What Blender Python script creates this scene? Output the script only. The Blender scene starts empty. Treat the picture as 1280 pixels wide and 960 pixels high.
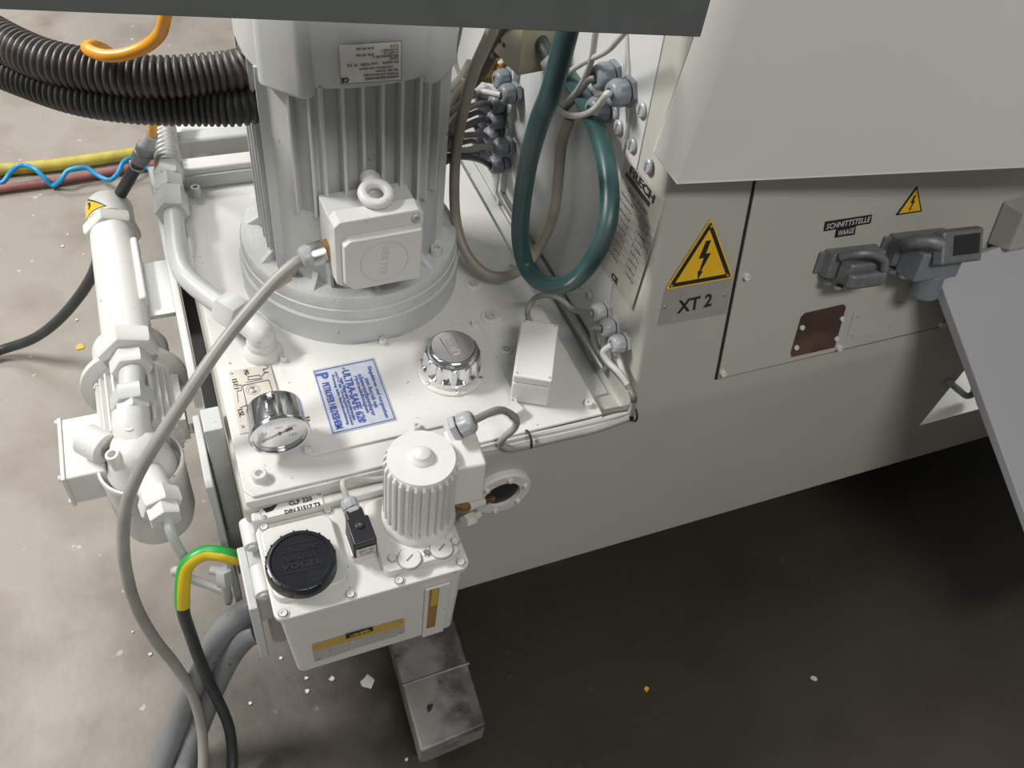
import bpy, math, random
from mathutils import Vector, Matrix
V = Vector
random.seed(7)
S = bpy.context.scene
C = S.collection
# ------------------------------------------------------------------ camera
F = 1090.0
CP = V((0, 0, 1.35))
R = Matrix(((0.92738935, 0.20194553, -0.31490791), (-0.35820468, 0.72210629, -0.59182085), (0.10788141, 0.66164984, 0.74201152)))
cam = bpy.data.cameras.new('camera'); cam.sensor_width = 36; cam.lens = F / 1280 * 36; cam.clip_start = .01
camo = bpy.data.objects.new('camera', cam); C.objects.link(camo)
camo.matrix_world = Matrix.Translation(CP) @ R.to_4x4(); S.camera = camo
# ------------------------------------------------------------------ light and exposure
w = bpy.data.worlds.new('hall'); S.world = w; w.use_nodes = True
bg = w.node_tree.nodes['Background']; bg.inputs[0].default_value = (.93, .97, 1, 1); bg.inputs[1].default_value = .16
def lamp(name, loc, target, sx, sy, e, col=(1, .98, .95)):
    l = bpy.data.lights.new(name, 'AREA'); l.shape = 'RECTANGLE'; l.size = sx; l.size_y = sy; l.energy = e; l.color = col
    o = bpy.data.objects.new(name, l); C.objects.link(o); o.location = loc
    o.rotation_euler = (V(target) - V(loc)).to_track_quat('-Z', 'Y').to_euler(); return o
lamp('hall_lamp_rear', (-2.45, 2.1, 3.6), (0, .9, .4), 1.3, .5, 215)
lamp('hall_lamp_far', (-.9, 4.8, 4.0), (-.4, 1.6, .2), 2.2, .6, 90)
lamp('hall_lamp_side', (-3.0, .3, 4.0), (0, .8, .5), .6, 2.2, 12, (1, .99, .97))
lamp('hall_lamp_front', (.3, -2.3, 4.3), (.5, .6, .5), 1.8, .6, 84, (1, .97, .92))
S.view_settings.view_transform = 'Standard'; S.view_settings.look = 'None'; S.view_settings.gamma = 1
S.view_settings.use_curve_mapping = False; S.view_settings.exposure = 0.0
# ------------------------------------------------------------------ helpers
def ray(px, py): return R @ V((px - 640, 480 - py, -F))
def P(px, py, z=None, x=None, y=None):
    r = ray(px, py)
    ax, v = (2, z) if z is not None else ((0, x) if x is not None else (1, y))
    return CP + r * ((v - CP[ax]) / r[ax])
def PN(px, py, pl):
    r = ray(px, py); return CP + r * ((pl[0] - CP).dot(pl[1]) / r.dot(pl[1]))
def frame(o, x, y=None, n=None):
    x = V(x).normalized()
    if n is not None:
        n = V(n).normalized(); y = n.cross(x).normalized(); x = y.cross(n)
    else:
        n = x.cross(V(y)).normalized(); y = n.cross(x)
    m = Matrix.Identity(4)
    for i in range(3): m[i][0] = x[i]; m[i][1] = y[i]; m[i][2] = n[i]; m[i][3] = o[i]
    return m
def axis_frame(p0, d):
    d = V(d).normalized(); a = V((0, 0, 1)) if abs(d.z) < .9 else V((1, 0, 0))
    return frame(p0, a.cross(d), n=d)
MAT = {}
def mat(name, col, rough=.4, metal=0, var=.06, vs=30, bump=0, bs=200, specks=0, spec_col=(.12, .1, .08), coat=0, trans=0, emit=None, c2=None, c2s=8, c2t=(.5, .65)):
    m = bpy.data.materials.new(name); m.use_nodes = True; nt = m.node_tree; N = nt.nodes; L = nt.links
    b = N['Principled BSDF']; b.inputs['Roughness'].default_value = rough; b.inputs['Metallic'].default_value = metal
    b.inputs['Coat Weight'].default_value = coat; b.inputs['Transmission Weight'].default_value = trans
    tc = N.new('ShaderNodeTexCoord')
    def noise(s, d=4):
        n = N.new('ShaderNodeTexNoise'); n.inputs['Scale'].default_value = s; n.inputs['Detail'].default_value = d; L.new(tc.outputs['Object'], n.inputs['Vector']); return n
    def ramp(src, a, b2, c0=(0, 0, 0, 1), c1=(1, 1, 1, 1)):
        r = N.new('ShaderNodeValToRGB'); r.color_ramp.elements[0].position = a; r.color_ramp.elements[1].position = b2
        r.color_ramp.elements[0].color = c0; r.color_ramp.elements[1].color = c1; L.new(src, r.inputs[0]); return r
    n = noise(vs); lo = tuple(c * (1 - var) for c in col) + (1,); hi = tuple(min(1, c * (1 + var)) for c in col) + (1,)
    out = ramp(n.outputs['Fac'], .3, .7, lo, hi).outputs[0]
    def mix(fac, a, bc):
        mx = N.new('ShaderNodeMix'); mx.data_type = 'RGBA'; L.new(fac, mx.inputs[0]); L.new(a, mx.inputs[6]); mx.inputs[7].default_value = tuple(bc) + (1,); return mx.outputs[2]
    if c2: out = mix(ramp(noise(c2s, 6).outputs['Fac'], *c2t).outputs[0], out, c2)
    if specks: out = mix(ramp(noise(specks, 2).outputs['Fac'], .72, .75).outputs[0], out, spec_col)
    L.new(out, b.inputs['Base Color'])
    if bump:
        nb = noise(bs, 3); bp = N.new('ShaderNodeBump'); bp.inputs['Strength'].default_value = bump; bp.inputs['Distance'].default_value = .002
        L.new(nb.outputs['Fac'], bp.inputs['Height']); L.new(bp.outputs[0], b.inputs['Normal'])
    MAT[name] = m; return m
mat('paint', (.66, .66, .63), .38, var=.03, vs=9, specks=130, spec_col=(.33, .3, .25), bump=.06, bs=60, coat=.04)
mat('paint_wall', (.58, .585, .575), .35, var=.03, vs=6, bump=.05, bs=80)
mat('paint_bed', (.485, .478, .425), .38, var=.03, vs=5, bump=.08, bs=40, c2=(.42, .41, .365), c2s=3, c2t=(.58, .8))
mat('paint_grey', (.53, .54, .53), .33, var=.05, vs=20, bump=.06, bs=150, specks=160, spec_col=(.3, .3, .28))
mat('paint_rough', (.60, .61, .60), .4, var=.05, vs=60, bump=.5, bs=260)
mat('paint_motor', (.55, .565, .56), .38, var=.03, vs=14, bump=.08, bs=150, specks=110, spec_col=(.3, .3, .28))
mat('plastic_white', (.72, .71, .67), .45, var=.02)
mat('fin_white', (.70, .70, .68), .4, var=.03)
mat('beam_grey', (.115, .13, .125), .5, var=.06, vs=40)
mat('hood_paint', (.70, .70, .66), .42, var=.02, vs=5, bump=.03, bs=40)
mat('door_paint', (.47, .47, .49), .45, var=.02, vs=5)
mat('chrome', (.70, .70, .72), .14, 1, var=.02, vs=80)
mat('steel', (.5, .5, .48), .32, 1, var=.1, vs=60)
mat('zinc', (.22, .235, .24), .5, .45, var=.15, vs=70)
mat('plate_alu', (.50, .49, .45), .38, .45, var=.05, vs=40)
mat('plate_white', (.72, .71, .67), .4, var=.04)
mat('plate_grey', (.47, .46, .42), .42, .2, var=.06, vs=25)
mat('plate_blue', (.55, .58, .66), .35, .25, var=.08, vs=70)
mat('ink', (.02, .02, .02), .5, var=0)
mat('ink_blue', (.05, .10, .36), .5, var=0)
mat('ink_grey', (.2, .2, .2), .5, var=0)
mat('ink_faint', (.42, .42, .40), .5, var=0)
mat('yellow', (.85, .50, .02), .4, var=.05, vs=60)
mat('gold', (.62, .42, .09), .4, .2, var=.08)
mat('gland_grey', (.20, .225, .25), .38, var=.08, vs=90)
mat('gland_light', (.38, .40, .41), .35, var=.06, vs=90)
mat('cap_black', (.012, .013, .017), .28, var=.2, vs=50, bump=.05)
mat('black_plastic', (.02, .021, .024), .35, var=.1)
mat('conduit', (.085, .078, .075), .42, .35, var=.3, vs=25, c2=(.15, .125, .11), c2s=14)
mat('conduit_black', (.05, .05, .048), .5, .2, var=.3, vs=25)
mat('conduit_silver', (.48, .48, .46), .35, .3, var=.1)
mat('hose_green', (.022, .068, .068), .38, var=.2, vs=18, c2=(.05, .07, .07), c2s=10)
mat('hose_beige', (.33, .30, .245), .4, var=.15, vs=25)
mat('hose_brown', (.08, .07, .055), .42, var=.15, vs=25)
mat('cable_grey', (.30, .29, .265), .45, var=.12, vs=25, specks=60, spec_col=(.2, .18, .15))
mat('cable_light', (.50, .49, .46), .4, var=.1, vs=25)
mat('cable_dark', (.035, .042, .042), .42, var=.2, vs=30)
mat('cable_mid', (.15, .145, .13), .45, var=.2, vs=30)
mat('hose_grey', (.19, .20, .205), .45, var=.15, vs=18, specks=50, spec_col=(.07, .07, .07))
mat('orange', (.78, .33, .02), .35, var=.08)
mat('blue', (.02, .30, .62), .35, var=.05)
mat('blue_deep', (.01, .07, .3), .4, var=.05)
mat('yellow_hose', (.50, .42, .07), .5, var=.15, vs=40, c2=(.4, .32, .08), c2s=25)
mat('red_hose', (.27, .10, .095), .5, var=.2, vs=30)
mat('pvc_green', (.02, .33, .05), .35, var=.1)
mat('pvc_yellow', (.62, .46, .02), .35, var=.1)
mat('brass', (.55, .32, .12), .35, .9, var=.2, vs=60)
mat('rust', (.075, .04, .028), .55, var=.25, vs=20, c2=(.13, .075, .05), c2s=12)
mat('dirty_steel', (.27, .265, .25), .5, .2, var=.2, vs=18, c2=(.09, .085, .08), c2s=14, c2t=(.45, .62), specks=55, spec_col=(.03, .03, .03), bump=.4, bs=70)
mat('dark_gap', (.015, .015, .015), .7, var=0)
mat('dial', (.72, .76, .72), .4, var=.01)
mat('oil', (.30, .17, .05), .2, var=.2, vs=30)
mat('tape_black', (.02, .02, .026), .4, var=.05)
mat('tag_beige', (.5, .46, .36), .5, var=.05)
mat('block_beige', (.27, .24, .18), .45, var=.08)
mat('chip', (.55, .56, .53), .5, var=.05)
mat('leaf', (.75, .45, .04), .6, var=.1)
g = mat('glass', (1, 1, 1), .03, var=0, trans=1)
# concrete floor
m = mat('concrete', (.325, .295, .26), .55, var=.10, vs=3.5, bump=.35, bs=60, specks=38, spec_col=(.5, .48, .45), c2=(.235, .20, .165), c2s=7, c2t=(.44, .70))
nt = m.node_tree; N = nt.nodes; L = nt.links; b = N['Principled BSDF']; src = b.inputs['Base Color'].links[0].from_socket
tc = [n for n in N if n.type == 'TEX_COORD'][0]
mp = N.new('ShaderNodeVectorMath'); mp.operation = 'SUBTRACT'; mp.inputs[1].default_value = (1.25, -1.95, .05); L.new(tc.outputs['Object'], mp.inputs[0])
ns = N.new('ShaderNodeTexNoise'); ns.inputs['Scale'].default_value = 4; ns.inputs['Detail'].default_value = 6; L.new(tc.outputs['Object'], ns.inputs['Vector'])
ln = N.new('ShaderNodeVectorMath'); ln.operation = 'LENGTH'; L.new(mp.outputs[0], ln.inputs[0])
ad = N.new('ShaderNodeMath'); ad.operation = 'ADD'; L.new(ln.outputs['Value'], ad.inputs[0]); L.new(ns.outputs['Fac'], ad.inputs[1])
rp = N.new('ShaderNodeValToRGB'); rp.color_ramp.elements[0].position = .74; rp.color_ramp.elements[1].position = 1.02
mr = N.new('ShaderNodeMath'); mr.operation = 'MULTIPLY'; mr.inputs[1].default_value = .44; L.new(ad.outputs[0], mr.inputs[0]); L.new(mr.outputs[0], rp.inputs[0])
rp.color_ramp.elements[0].color = (.115, .105, .08, 1); rp.color_ramp.elements[1].color = (1, 1, 1, 1)   # dark patch by the machine bed: oily floor with shade painted in
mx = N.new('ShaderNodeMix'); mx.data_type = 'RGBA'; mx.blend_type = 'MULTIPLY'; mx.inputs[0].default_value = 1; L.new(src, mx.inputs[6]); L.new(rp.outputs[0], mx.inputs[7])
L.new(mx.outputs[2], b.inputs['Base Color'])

class MB:
    def __init__(s): s.v = []; s.f = []; s.m = []; s.names = []
    def mi(s, n):
        if n not in s.names: s.names.append(n)
        return s.names.index(n)
    def add(s, vs, fs, m, M=None):
        k = len(s.v); s.v += [(M @ V(p)) if M else V(p) for p in vs]
        i = s.mi(m)
        for f in fs: s.f.append([k + a for a in f]); s.m.append(i)
        return s
    def box(s, c, sz, m, M=None, top=1, topy=None):
        topy = top if topy is None else topy
        a, b_, h = sz[0] / 2, sz[1] / 2, sz[2] / 2; vs = []
        for z, t, ty in ((-h, 1, 1), (h, top, topy)):
            for x, y in ((-1, -1), (1, -1), (1, 1), (-1, 1)): vs.append((c[0] + x * a * t, c[1] + y * b_ * ty, c[2] + z))
        return s.add(vs, [(3, 2, 1, 0), (4, 5, 6, 7), (0, 1, 5, 4), (1, 2, 6, 5), (2, 3, 7, 6), (3, 0, 4, 7)], m, M)
    def prism(s, pts, z0, z1, m, M=None, sc=1):
        n = len(pts); cx = sum(p[0] for p in pts) / n; cy = sum(p[1] for p in pts) / n
        vs = [(p[0], p[1], z0) for p in pts] + [(cx + (p[0] - cx) * sc, cy + (p[1] - cy) * sc, z1) for p in pts]
        return s.add(vs, [list(range(n))[::-1], list(range(n, 2 * n))] + [(i, (i + 1) % n, n + (i + 1) % n, n + i) for i in range(n)], m, M)
    def lathe(s, prof, m, M=None, n=40, a0=0, a1=None, lobes=0, amp=0, lr=None):
        vs = []; fs = []
        for k, (r, z) in enumerate(prof):
            for i in range(n):
                a = 2 * math.pi * i / n; rr = r
                if lobes and lr and lr[0] <= k <= lr[1]: rr = r - amp * (0.5 + 0.5 * math.cos(lobes * a)) ** 1.5
                vs.append((rr * math.cos(a), rr * math.sin(a), z))
        for k in range(len(prof) - 1):
            for i in range(n): j = (i + 1) % n; fs.append((k * n + i, k * n + j, (k + 1) * n + j, (k + 1) * n + i))
        if prof[0][0] > 1e-6: fs.append(list(range(n))[::-1])
        if prof[-1][0] > 1e-6: fs.append([(len(prof) - 1) * n + i for i in range(n)])
        return s.add(vs, fs, m, M)
    def cyl(s, p0, p1, r0, m, r1=None, n=24):
        p0 = V(p0); p1 = V(p1); h = (p1 - p0).length; r1 = r0 if r1 is None else r1
        return s.lathe([(r0, 0), (r1, h)], m, axis_frame(p0, p1 - p0), n)
    def hex(s, p0, p1, r, m, rot=0, ch=.12):
        p0 = V(p0); p1 = V(p1); h = (p1 - p0).length; c = min(h * .25, r * ch)
        M = axis_frame(p0, p1 - p0) @ Matrix.Rotation(rot, 4, 'Z')
        return s.lathe([(r * .93, 0), (r, c), (r, h - c), (r * .93, h)], m, M, 6)
    def screw(s, p, n, r, m, h=None, M=None):
        h = h or r * 1.1; p = V(p); M = axis_frame(p, n)
        return s.lathe([(r, 0), (r, h * .85), (r * .88, h), (r * .52, h), (r * .5, h * .55), (0, h * .5)], m, M, 14)
    def tube(s, pts, r, m, n=12, rib=0, cap=True):
        pts = [V(p) for p in pts]; rr = r if isinstance(r, list) else [r] * len(pts)
        t = (pts[1] - pts[0]).normalized(); u = t.orthogonal().normalized(); vs = []; fs = []
        for i, p in enumerate(pts):
            t2 = (pts[min(i + 1, len(pts) - 1)] - pts[max(i - 1, 0)]).normalized()
            u = (u - t2 * u.dot(t2)).normalized(); w_ = t2.cross(u)
            for k in range(n):
                a = 2 * math.pi * k / n; vs.append(p + (u * math.cos(a) + w_ * math.sin(a)) * rr[i])
        for i in range(len(pts) - 1):
            for k in range(n): j = (k + 1) % n; fs.append((i * n + k, i * n + j, (i + 1) * n + j, (i + 1) * n + k))
        if cap: fs.append(list(range(n))[::-1]); fs.append([(len(pts) - 1) * n + k for k in range(n)])
        return s.add(vs, fs, m)
    def torus(s, M, R_, r, m, n=36, k=12, sx=1):
        vs = []; fs = []
        for i in range(n):
            a = 2 * math.pi * i / n
            for j in range(k):
                b_ = 2 * math.pi * j / k; q = R_ + r * math.cos(b_); vs.append((q * math.cos(a), q * math.sin(a) * sx, r * math.sin(b_)))
        for i in range(n):
            for j in range(k): fs.append((i * k + j, ((i + 1) % n) * k + j, ((i + 1) % n) * k + (j + 1) % k, i * k + (j + 1) % k))
        return s.add(vs, fs, m, M)
    def text(s, t, M, m, width=None, height=None, depth=.00025, bold=0, shear=0):
        cu = bpy.data.curves.new('t', 'FONT'); cu.body = t; cu.align_x = 'CENTER'; cu.align_y = 'CENTER'; cu.offset = bold; cu.extrude = .02; cu.resolution_u = 2; cu.shear = shear
        o = bpy.data.objects.new('t', cu); C.objects.link(o)
        me = bpy.data.meshes.new_from_object(o.evaluated_get(bpy.context.evaluated_depsgraph_get()))
        xs = [v.co.x for v in me.vertices] or [0]; ys = [v.co.y for v in me.vertices] or [0]
        W = max(xs) - min(xs) or 1; H = max(ys) - min(ys) or 1; cx = (max(xs) + min(xs)) / 2; cy = (max(ys) + min(ys)) / 2
        kx = (width / W) if width else height / H; ky = (height / H) if height else kx
        s.add([((v.co.x - cx) * kx, (v.co.y - cy) * ky, (v.co.z / .02) * depth) for v in me.vertices], [list(p.vertices) for p in me.polygons], m, M)
        bpy.data.objects.remove(o); bpy.data.curves.remove(cu); bpy.data.meshes.remove(me); return s
    def textpx(s, t, a, b_, pl, m, hpx=None, off=.0004, bold=0, shear=0):
        A = PN(a[0], a[1], pl); B = PN(b_[0], b_[1], pl); M = frame((A + B) / 2 + pl[1] * off, B - A, n=pl[1])
        wd = (B - A).length; k = wd / (math.dist(a, b_) or 1)
        return s.text(t, M, m, wd, hpx * k if hpx else None, bold=bold, shear=shear)
    def platepx(s, pts, pl, th, m, base=0):
        n = pl[1]; q = [PN(x, y, pl) for x, y in pts]; o = q[0]; M = frame(o, q[1] - q[0], n=n); Mi = M.inverted()
        l = [(Mi @ p) for p in q]
        ar = sum(l[i].x * l[(i + 1) % len(l)].y - l[(i + 1) % len(l)].x * l[i].y for i in range(len(l)))
        if ar < 0: l = l[::-1]
        return s.prism([(p.x, p.y) for p in l], base, base + th, m, M)
    def linepx(s, pts, pl, wd, m, off=.0003, closed=False):
        n = pl[1]; q = [PN(x, y, pl) for x, y in pts]
        if closed: q.append(q[0])
        for A, B in zip(q, q[1:]):
            M = frame((A + B) / 2 + n * off, B - A, n=n); s.box((0, 0, 0), ((B - A).length + wd * .8, wd, .0004), m, M)
        return s
    def build(s, name, parent=None, bevel=0, local=False, angle=35, seg=2):
        me = bpy.data.meshes.new(name); o = bpy.data.objects.new(name, me); C.objects.link(o)
        if local: org = V((0, 0, 0)); base = V((0, 0, 0))
        else:
            lo = V([min(v[i] for v in s.v) for i in range(3)]); hi = V([max(v[i] for v in s.v) for i in range(3)])
            org = (lo + hi) / 2
            if parent is None: org.z = lo.z
            base = WL.get(parent.name, V((0, 0, 0))) if parent else V((0, 0, 0))
            WL[o.name] = org.copy()
        me.from_pydata([tuple(v - org) for v in s.v], [], s.f)
        for nme in s.names: me.materials.append(MAT[nme])
        me.polygons.foreach_set('material_index', s.m); me.validate(); me.update()
        me.shade_smooth(); me.set_sharp_from_angle(angle=math.radians(angle))
        o.location = org - base
        if parent: o.parent = parent
        if bevel:
            bm = o.modifiers.new('bevel', 'BEVEL'); bm.width = bevel; bm.segments = seg; bm.limit_method = 'ANGLE'; bm.angle_limit = math.radians(40); bm.harden_normals = True
        return o
WL = {}
def tag(o, label=None, cat=None, group=None, kind=None):
    for k, v in (('label', label), ('category', cat), ('group', group), ('kind', kind)):
        if v: o[k] = v
    return o
def thing(name, loc, label, cat, group=None):
    o = bpy.data.objects.new(name, None); o.empty_display_size = .02; C.objects.link(o); o.location = loc; WL[o.name] = V(loc)
    return tag(o, label, cat, group)
def smooth(pts, k=8):
    pts = [V(p) for p in pts]; out = []
    q = [pts[0] * 2 - pts[1]] + pts + [pts[-1] * 2 - pts[-2]]
    for i in range(1, len(q) - 2):
        for j in range(k):
            t = j / k; a, b_, c, d = q[i - 1], q[i], q[i + 1], q[i + 2]
            out.append(.5 * ((2 * b_) + (c - a) * t + (2 * a - 5 * b_ + 4 * c - d) * t * t + (3 * b_ - a - 3 * c + d) * t ** 3))
    out.append(pts[-1]); return out
def resample(pts, step):
    out = [pts[0].copy()]; acc = 0
    for a, b_ in zip(pts, pts[1:]):
        L_ = (b_ - a).length; t = step - acc
        while t < L_: out.append(a.lerp(b_, t / L_)); t += step
        acc = (acc + L_) % step if L_ + acc >= step else acc + L_
    return out
def zp(l): return [P(a, b_, z=c) for a, b_, c in l]
def xp(l): return [P(a, b_, x=c) for a, b_, c in l]
def cable(name, pts, r, m, label, cat='cable', group=None, parent=None, k=8, n=12):
    o = MB().tube(smooth(pts, k), r, m, n).build(name, parent, angle=60)
    if parent is None: tag(o, label, cat, group)
    elif label: o['label'] = label
    return o
def rrect(x0, y0, x1, y1, r, n=5):
    o = []
    for cx, cy, a in ((x1 - r, y1 - r, 0), (x0 + r, y1 - r, 90), (x0 + r, y0 + r, 180), (x1 - r, y0 + r, 270)):
        for i in range(n + 1): t = math.radians(a + 90 * i / n); o.append((cx + r * math.cos(t), cy + r * math.sin(t)))
    return o
X, Y, Z = V((1, 0, 0)), V((0, 1, 0)), V((0, 0, 1))
TOP = (V((0, 0, .55)), Z)
FRONT = (V((0, .558, 0)), -Y)
WALL = (V((.467, 0, 0)), -X)
sl = V((0, .2113, .9774)); SLN = V((0, -.9774, .2113)); SLOPE = (V((0, .558, .55)), SLN)

# ------------------------------------------------------------------ floor
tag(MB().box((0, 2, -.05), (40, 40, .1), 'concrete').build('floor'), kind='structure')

# ------------------------------------------------------------------ machine
mc = thing('die_casting_machine', (1.2, 1.1, 0), 'large white machine bed and console with sloping front panel carrying a big yellow warning triangle', 'machine')
# body profile extruded along X: bed below, sloping console above
def yz_prism(prof, x0, x1, m, mb=None):
    mb = mb or MB(); M = frame((x0, 0, 0), Y, Z)   # local x=Y, y=Z, z=+X
    return mb.prism(prof, 0, x1 - x0, m, M)
h_ = 1.22; yt = .558 + (h_ - .55) * .2162; xa, xb = .467, 1.9
vs = [(0, .558, .204), (xa, .558, .204), (xb, .558, .204), (0, .558, .536), (xa, .558, .536), (xa, .558, .55), (xb, .558, .55), (xa, yt, h_), (xb, yt, h_),
      (0, 1.17, .204), (xa, 1.17, .204), (0, 1.17, .536), (xa, 1.17, .536), (xa, 1.75, .204), (xb, 1.75, .204), (xa, 1.75, h_), (xb, 1.75, h_)]
rec = [P(1149, 532, y=.558), P(1330, 489, y=.558), P(1330, 306, y=.558), P(1212, 455, y=.558)]; rec[1].z = rec[0].z; rec[3] = rec[0] + (rec[3] - rec[0]) * ((.537 - rec[0].z) / (rec[3].z - rec[0].z)); rec[2] = V((rec[1].x, .558, .537)); vs += [tuple(p) for p in rec]
MB().add(vs, [(0, 1, 4, 3), (1, 2, 18, 17), (2, 6, 19, 18), (6, 5, 20, 19), (5, 4, 1, 17, 20), (5, 6, 8, 7), (7, 8, 16, 15), (14, 13, 15, 16), (2, 14, 16, 8, 6), (0, 9, 10, 1), (1, 10, 13, 14, 2), (0, 3, 11, 9), (3, 4, 12, 11), (9, 11, 12, 10), (4, 5, 7, 15, 13, 10, 12)], 'paint_bed').build('bed_and_console', mc, .009, seg=4)
# side wall skins of the console, with the seam between two sheets
yz_prism([(.655, .56), (1.01, .56), (1.01, 1.2), (.70, 1.2)], .4655, .4675, 'paint_wall').build('side_sheet', mc, .0006)
yz_prism([(1.02, .52), (1.6, .52), (1.6, 1.2), (1.02, 1.2)], .461, .4675, 'paint_wall').build('side_sheet', mc, .001)
# access panel on the slope
mb = MB(); mb.platepx([(945.5, 205), (893, 474), (1420, 351), (1420, 190)], SLOPE, .0012, 'dark_gap', .0001); mb.build('panel_gasket', mc)
mb = MB(); mb.platepx([(948, 205), (896, 472), (1420, 349), (1420, 190)], SLOPE, .0028, 'paint_bed', .0002)
panel = mb.build('access_panel', mc, .0006)
PANEL = (SLOPE[0] + SLN * .003, SLN)
for (x, y, r) in ((932, 345, .0042), (903, 466, .0042), (1048, 434, .0042), (1177, 405, .0046)):
    MB().screw(PN(x, y, PANEL), SLN, r, 'plate_white', .005).build('panel_screw', panel)
# terminal strip plate XT 2 and warning triangle
mb = MB(); mb.platepx([(831, 362), (915.5, 346), (907, 391), (821.5, 406.5)], SLOPE, .0012, 'plate_alu', .0002)
P1 = (SLOPE[0] + SLN * .0015, SLN); mb.textpx('XT 2', (847, 384), (890, 374), P1, 'ink', 17, bold=.02)
xt = tag(mb.build('terminal_plate', mc), 'brushed metal plate marked XT 2')
for x, y in ((831, 384), (905, 369)): MB().screw(PN(x, y, P1), SLN, .0016, 'steel', .001).build('rivet', xt)
def tri(mb, pts, pl, th, m, base=0, r=.12):
    out = []; n = 3
    for i in range(3):
        a = V(pts[i]); p = V(pts[i - 1]); q = V(pts[(i + 1) % 3])
        a0 = a + (p - a) * r * .35; a1 = a + (q - a) * r * .35
        for t in (0, .5, 1): out.append(tuple(a0 * (1 - t) ** 2 + a * 2 * t * (1 - t) + a1 * t * t))
    mb.platepx(out, pl, th, m, base)
def warn(mb, pts, pl, k1=.90, k2=.68, m0='yellow', r=.12):
    c = (V(pts[0]) + V(pts[1]) + V(pts[2])) / 3
    sc = lambda k: [tuple(c + (V(p) - c) * k) for p in pts]
    tri(mb, sc(1), pl, .0008, m0, 0, r); tri(mb, sc(k1), pl, .0003, 'ink', .0008, r); tri(mb, sc(k2), pl, .0003, 'yellow', .0011, r * .3)
    # lightning bolt drawn in the triangle's own coordinates (unit: apex up)
    A, Bl, Br = V(pts[0]), V(pts[1]), V(pts[2]); mid = (Bl + Br) / 2; ux = (Br - Bl) / 2; uy = A - mid
    f = lambda x, y: tuple(mid + ux * x + uy * y)
    bolt = [(-.05, .66), (.10, .66), (.02, .46), (.17, .46), (-.035, .2), (.03, .2), (-.08, .08), (-.13, .21), (-.085, .21), (-.02, .40), (-.17, .40)]
    # split in convex strips
    for idx in ((0, 1, 2, 9, 10), (2, 3, 9), (3, 4, 8, 9), (4, 5, 6, 7, 8)):
        mb.platepx([f(*bolt[i]) for i in idx], pl, .0003, 'ink', .0014)
mb = MB(); warn(mb, [(889, 272), (831, 362), (916, 347)], P1, .93, .74)
ws = tag(mb.build('warning_sign', mc), 'large yellow triangle with black lightning bolt')
for x, y in ((888, 282), (839, 356), (908, 343)): MB().screw(PN(x, y, P1), SLN, .0018, 'chrome', .003).build('rivet', ws)
mb = MB(); warn(mb, [(1146, 232), (1119, 269), (1152, 264)], PANEL, .95, .82, 'ink', .06)
tag(mb.build('warning_sticker', panel), 'small yellow triangle sticker with lightning bolt')
mb = MB(); mb.platepx([(1031, 277), (1090, 268), (1088, 279), (1029, 289)], PANEL, .0006, 'tape_black'); mb.textpx('SCHNITTSTELLE', (1033, 283), (1087, 273.5), PANEL, 'plate_white', 6, off=.0007)
tag(mb.build('label_tape', panel), 'black embossed tape reading SCHNITTSTELLE')
mb = MB(); mb.platepx([(1045, 286), (1070, 281), (1068, 293), (1043, 297)], PANEL, .0006, 'tape_black'); mb.textpx('WAAGE', (1047, 291.5), (1067, 287.5), PANEL, 'plate_white', 6, off=.0007)
tag(mb.build('label_tape', panel), 'black embossed tape reading WAAGE')
mb = MB(); mb.platepx([(1006, 391), (1054, 380), (1057, 383), (1043, 434), (989, 446), (988, 441), (1001, 396)], PANEL, .0012, 'rust'); rp_ = tag(mb.build('cover_plate', panel, .0004), 'rusty brown blank cover plate')
for x, y in ((1001.5, 408.5), (994.5, 433.5), (1051.5, 397.5), (1044.5, 422.5)): MB().screw(PN(x, y, PANEL), SLN, .0033, 'plate_white', .004).build('screw', rp_)
mb = MB(); mb.platepx([(1067, 388), (1125, 377), (1116, 413), (1058, 423)], PANEL, .0009, 'paint_bed'); bp = tag(mb.build('blank_plate', panel, .0003), 'painted-over blank label plate')
for x, y in ((1071.5, 395), (1120, 384), (1111, 408), (1063, 419)): MB().screw(PN(x, y, PANEL), SLN, .0014, 'gland_light', .002).build('rivet', bp)
q = PN(1223, 293, PANEL); MB().cyl(q, q + SLN * .002, .0052, 'black_plastic').build('hole_plug', panel, .0005)
# grey service box further right, half behind the tilted guard door
q = PN(1266, 274, PANEL); Mx = frame(q, X, n=SLN)
sb = MB(); sb.box((.02, 0, .016), (.105, .062, .032), 'plate_grey', Mx, top=.88); sb.build('socket_housing', panel, .004)
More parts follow.
